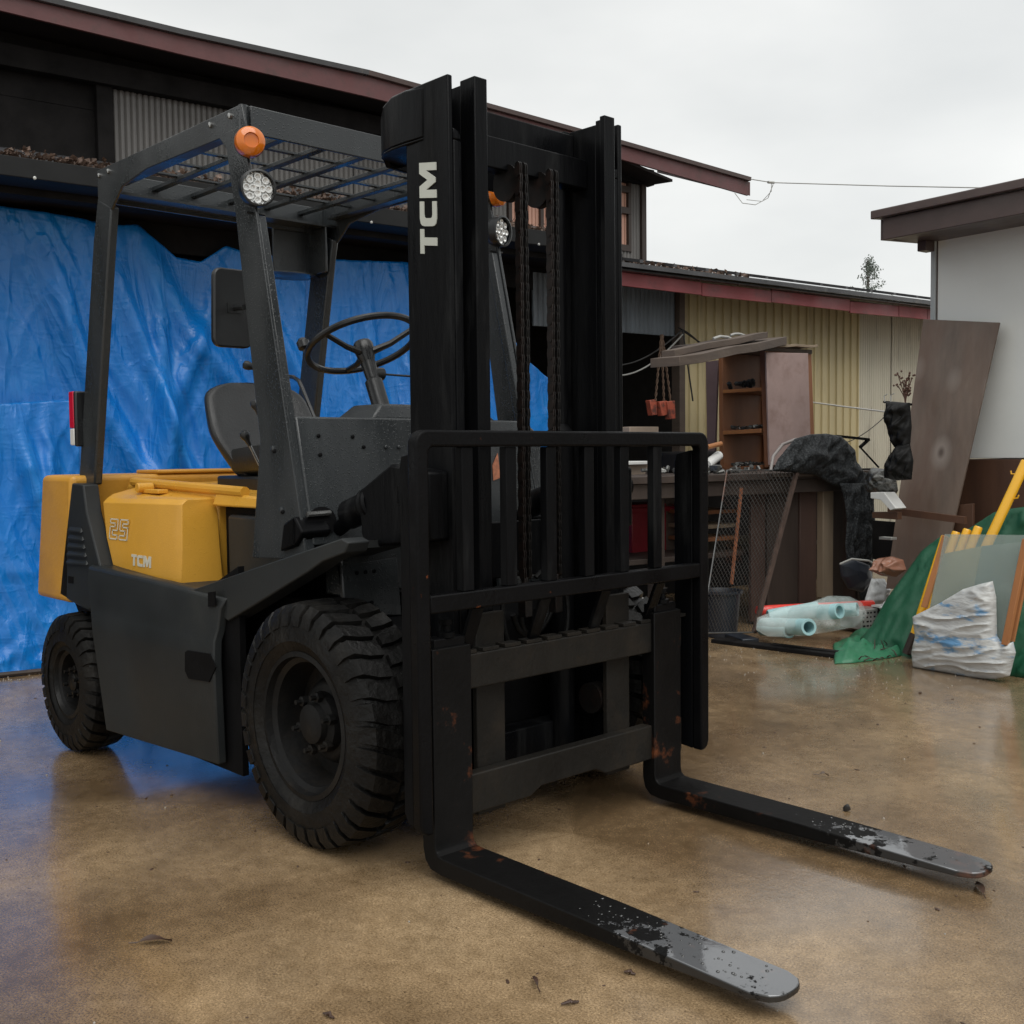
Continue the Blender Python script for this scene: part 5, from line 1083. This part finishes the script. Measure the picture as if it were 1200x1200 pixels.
heap('white_sack', [(733,716),(732,690),(742,688),(750,700),(752,716)], 't', 1.5, .08, mat('white_sack', (.5,.5,.48), .6, var=.1, bump=.2), 'crumpled white sack seen left of the far fork top', 'sack', 21, 22, .5, 14)
o = obj('metal_fittings', clutter(3.0, 3.9, 1.5, 1.72, .927, 40, .012, .03, 77), CLUT, smooth=30); stuff(o); tag(o, 'loose tools and fittings on the bench seen through the backrest', 'fittings')
sm_ = thing('bench_block', 'dark lumber and tools piled on the bench left of the cabinet', 'pile', S(828,520,'t',1.2))
b = bm_(); a = Sl(822,523,'t',1.3); bbox(b, (a[0]-.1,1.0,.925), (a[0]+.18,1.3,1.06)); obj('dark_box', b, BLKW, sm_, bevel=.02); b = bm_(); tube(b, [S(829,524,'t',1.35), S(845,520,'t',1.35)], .016, 10); obj('wooden_handle', b, ORW, sm_); b = bm_(); tube(b, [S(828,545,'t',1.4), S(842,534,'t',1.3)], .030, 14); obj('white_tube', b, WHT, sm_)
# hanging chains with orange blocks, ropes
hk = thing('hanging_blocks', 'orange painted wooden blocks hanging on twisted ropes in the doorway', 'hanging blocks', S(775,480,'t',.2))
for u, v, w_, h_, l_ in ((766,478,7,18,0),(778,479,8,17,.02),(787,481,8,21,.04)):
    b = bm_(); slab(b, [S(u-w_/2-1,v-h_/2,'t',.2+l_), S(u+w_/2,v-h_/2-1,'t',.2+l_), S(u+w_/2+1,v+h_/2-1,'t',.2+l_), S(u-w_/2+2,v+h_/2,'t',.2+l_)], -BN*.05); obj('block', b, ORB, hk, bevel=.004)
for (a, c) in (((775,392),(768,470)),((775,392),(778,470)),((776,392),(786,472))):
    b = bm_(); p, q = S(*a,'t',.2), S(*c,'t',.2)
    for ph in (0, pi):
        P = [p.lerp(q, i/36) + (BD*cos(i*.9+ph)+BN*sin(i*.9+ph))*.006 for i in range(37)]; tube(b, P, .0045, 5)
    obj('rope', b, ROPE, hk)
cb_t = thing('cable_bundle', 'sagging black and grey cables strung across the dark doorway', 'cables', S(760,410,'t',.1))
for a, c, sag in (((725,440),(800,392),.05),((725,428),(800,386),.04),((800,386),(812,470),0),((795,384),(822,404),-.01),((798,386),(830,408),.0)):
    b = bm_(); p, q = S(*a,'t',.12), S(*c,'t',.12); tube(b, bez(p, p.lerp(q,.33)-Vector((0,0,sag*2)), p.lerp(q,.66)-Vector((0,0,sag*1.5)), q, 12), .006, 6); obj('cable', b, DWIRE if sag < .045 else WIRE, cb_t)

# ---- service wire from the gable end, far tree
wr = thing('service_wire', 'thin service wire running right from the maroon roof corner', 'wire', S(885,215,'t',.45))
b = bm_(); tube(b, [S(880,210,'t',.45), S(905,214,'t',.6), S(1040,218,'t',1.4), S(1300,223,'t',3.0)], .004, 5); obj('wire', b, WIRE, wr)
b = bm_(); tube(b, [S(861,226,'t',.45), S(870,238,'t',.5), S(885,240,'t',.52), S(900,232,'t',.55), S(906,216,'t',.6)], .003, 5); tube(b, [S(875,234,'t',.5), S(893,236,'t',.52), S(904,224,'t',.6), S(904,214,'t',.6)], .0025, 5); obj('loose_loops', b, WIRE, wr); b = bm_(); tube(b, [S(900,213.5,'t',.6), S(907,214,'t',.6)], .010, 6); obj('clamp', b, GALV, wr)
tr = thing('conifer_tree', 'small ragged conifer rising beyond the cream shed roof', 'tree', S(1018,420,'t',-16.0))
base = S(1018,420,'t',-16.0); top = S(1017,304,'t',-16.0); H_ = top.z-base.z
b = bm_(); tube(b, [Vector((base.x,base.y,0)), base, top], [.16,.09,.015], 8); obj('trunk', b, BARK, tr)
b = bm_(); rnd = random.Random(5)
for k in range(130):
    f = rnd.random()**.8; z = base.z + H_*f; L_ = (.12 + .95*(1-f))*rnd.uniform(.45,1.0)*1.45; a = rnd.uniform(0, 2*pi)
    if rnd.random() < .4: continue
    p = Vector((base.x, base.y, z)); d = Vector((cos(a), sin(a), .28)); 
    for j in range(26):
        g = rnd.random(); c = p + d*L_*g + Vector((rnd.gauss(0,.06), rnd.gauss(0,.06), rnd.gauss(0,.05))); r = rnd.uniform(.02,.05); n = Vector((rnd.gauss(0,1), rnd.gauss(0,1), rnd.gauss(0,1))).normalized(); e = n.orthogonal().normalized()
        b.faces.new([b.verts.new(c+n*r), b.verts.new(c+e*r*.5), b.verts.new(c-n*r), b.verts.new(c-e*r*.5)])
obj('crown', b, CONI, tr, smooth=0)

# ---- bits on the yard
def bit(u, v, kind, lab, cat, r, rot):
    p = S(u, v, 'z', .004); b = bm_()
    if kind == 'leaf':
        d = Vector((cos(rot), sin(rot), 0)); e = Vector((-sin(rot), cos(rot), 0)); L_ = []
        for i in range(9):
            f = i/8; L_.append((f, sin(pi*f)**.8*.32*(1+.3*sin(i*3.1))))
        top_ = [p + d*r*(f-.5)*2 + e*r*w_ + Vector((0,0,.004+.012*abs(w_)+.006*sin(f*5))) for f, w_ in L_]; mid_ = [p + d*r*(f-.5)*2 + Vector((0,0,.003+.005*sin(f*4))) for f, _ in L_]; bot_ = [p + d*r*(f-.5)*2 - e*r*w_*.8 + Vector((0,0,.004+.016*abs(w_))) for f, w_ in L_]
        V = [[b.verts.new(x) for x in row] for row in (top_, mid_, bot_)]
        for a, c in zip(V, V[1:]):
            for i in range(8): b.faces.new((a[i], a[i+1], c[i+1], c[i]))
        tube(b, [mid_[0]-d*.02, mid_[0]], .0015, 5); o = obj('dead_leaf', b, LEAFD, smooth=60)
    elif kind == 'twig':
        d = Vector((cos(rot), sin(rot), 0)); tube(b, [p-d*r, p-d*r*.2+Vector((.004,.003,.004)), p+d*r*.4, p+d*r], [.002,.004,.003,.002], 6); tube(b, [p, p+Vector((d.y,-d.x,0))*r*.5+Vector((0,0,.006))], .002, 5); o = obj('twig', b, LEAFD)
    else:
        M = Matrix.Translation(p+Vector((0,0,r*.5))) @ Matrix.Rotation(rot, 4, 'Z'); bmesh.ops.create_icosphere(b, subdivisions=2, radius=r, matrix=M)
        for q in b.verts: q.co += (q.co-p).normalized()*mnoise.noise(q.co*90)*r*.5
        o = obj('stone_chip', b, PEB, smooth=20)
    return tag(o, lab, cat)
LEAFD = mat('wet_dead_leaf', (.055,.030,.020), .45, var=.4, vscale=40)
bit(182,1104,'leaf','curled dark leaf lying alone on the concrete at lower left','leaf',.035,1.0)
bit(1148,1042,'leaf','dead brown leaf touching the tip of the far fork','leaf',.040,2.2)
bit(992,949,'chip','black stone chip between the two forks','stone',.011,0)
bit(627,1152,'leaf','narrow dark leaf on the concrete below the near fork heel','leaf',.022,2.6)
bit(668,1175,'twig','short dark twig beside the near fork near the bottom edge','twig',.018,1.1)
bit(738,1140,'twig','tiny twig close to the near fork blade','twig',.012,.4)
bit(966,909,'leaf','small dark leaf scrap right of the far fork heel','leaf',.014,.6)
bit(385,1190,'twig','small brown twig at the bottom edge of the yard','twig',.014,.2)
# grit along the foot of the tarp and junk (small crumbs)
b = bm_(); rnd = random.Random(3)
for i in range(700):
    if i < 300: s_, t_ = rnd.uniform(-1.5,.5), rnd.uniform(.1,.55)
    elif i < 550: s_ = rnd.uniform(2.6,3.5); t_ = rnd.uniform(1.7,3.4)
    else: s_, t_ = rnd.uniform(-2,3.2), rnd.uniform(.5,5.5)
    r = rnd.uniform(.0012,.0035) * (1.6 if i < 300 else 1); pw = W(s_,t_,r*.5); pw.z += gz(pw.x, pw.y); M = Matrix.Translation(pw); bmesh.ops.create_icosphere(b, subdivisions=1, radius=r, matrix=M) if i < 550 or rnd.random() < .5 else None
stuff(obj('grit', b, mat('pale_grit', (.32,.29,.25), .7, var=.5, vscale=200), smooth=0))['label'] = 'loose pale grit scattered over the yard'
for k, (s_, t_, L_, a, lab) in enumerate(((-.15,.42,.5,.1,'dark wet stick lying along the foot of the blue tarp, left end'),(.1,.36,.35,-.15,'shorter stick lying at the foot of the blue tarp, behind the rear wheel'))):
    p = W(s_,t_,.015); d = BD*cos(a)+BN*sin(a); b = bm_(); tube(b, [p-d*L_/2, p+d*L_/2], .012, 7); tag(obj('stick', b, DKW), lab, 'stick')

b = bm_(); rnd = random.Random(11)
for i in range(420):
    s_, t_ = rnd.uniform(-2.2,4.2), rnd.uniform(.6,6.0); r_ = rnd.uniform(.0012,.0042)*(1.8 if rnd.random() < .08 else 1); p = W(s_, t_, 0); p.z = gz(p.x, p.y)+r_*.3
    M = Matrix.Translation(p) @ Matrix.Rotation(rnd.uniform(0,6), 4, 'Z') @ Matrix.Diagonal((rnd.uniform(1,2.6),1,.5,1)); bmesh.ops.create_icosphere(b, subdivisions=1, radius=r_, matrix=M)
stuff(obj('dark_crumbs', b, LEAFD, smooth=0))['label'] = 'dark leaf crumbs and grit scattered on the wet concrete'
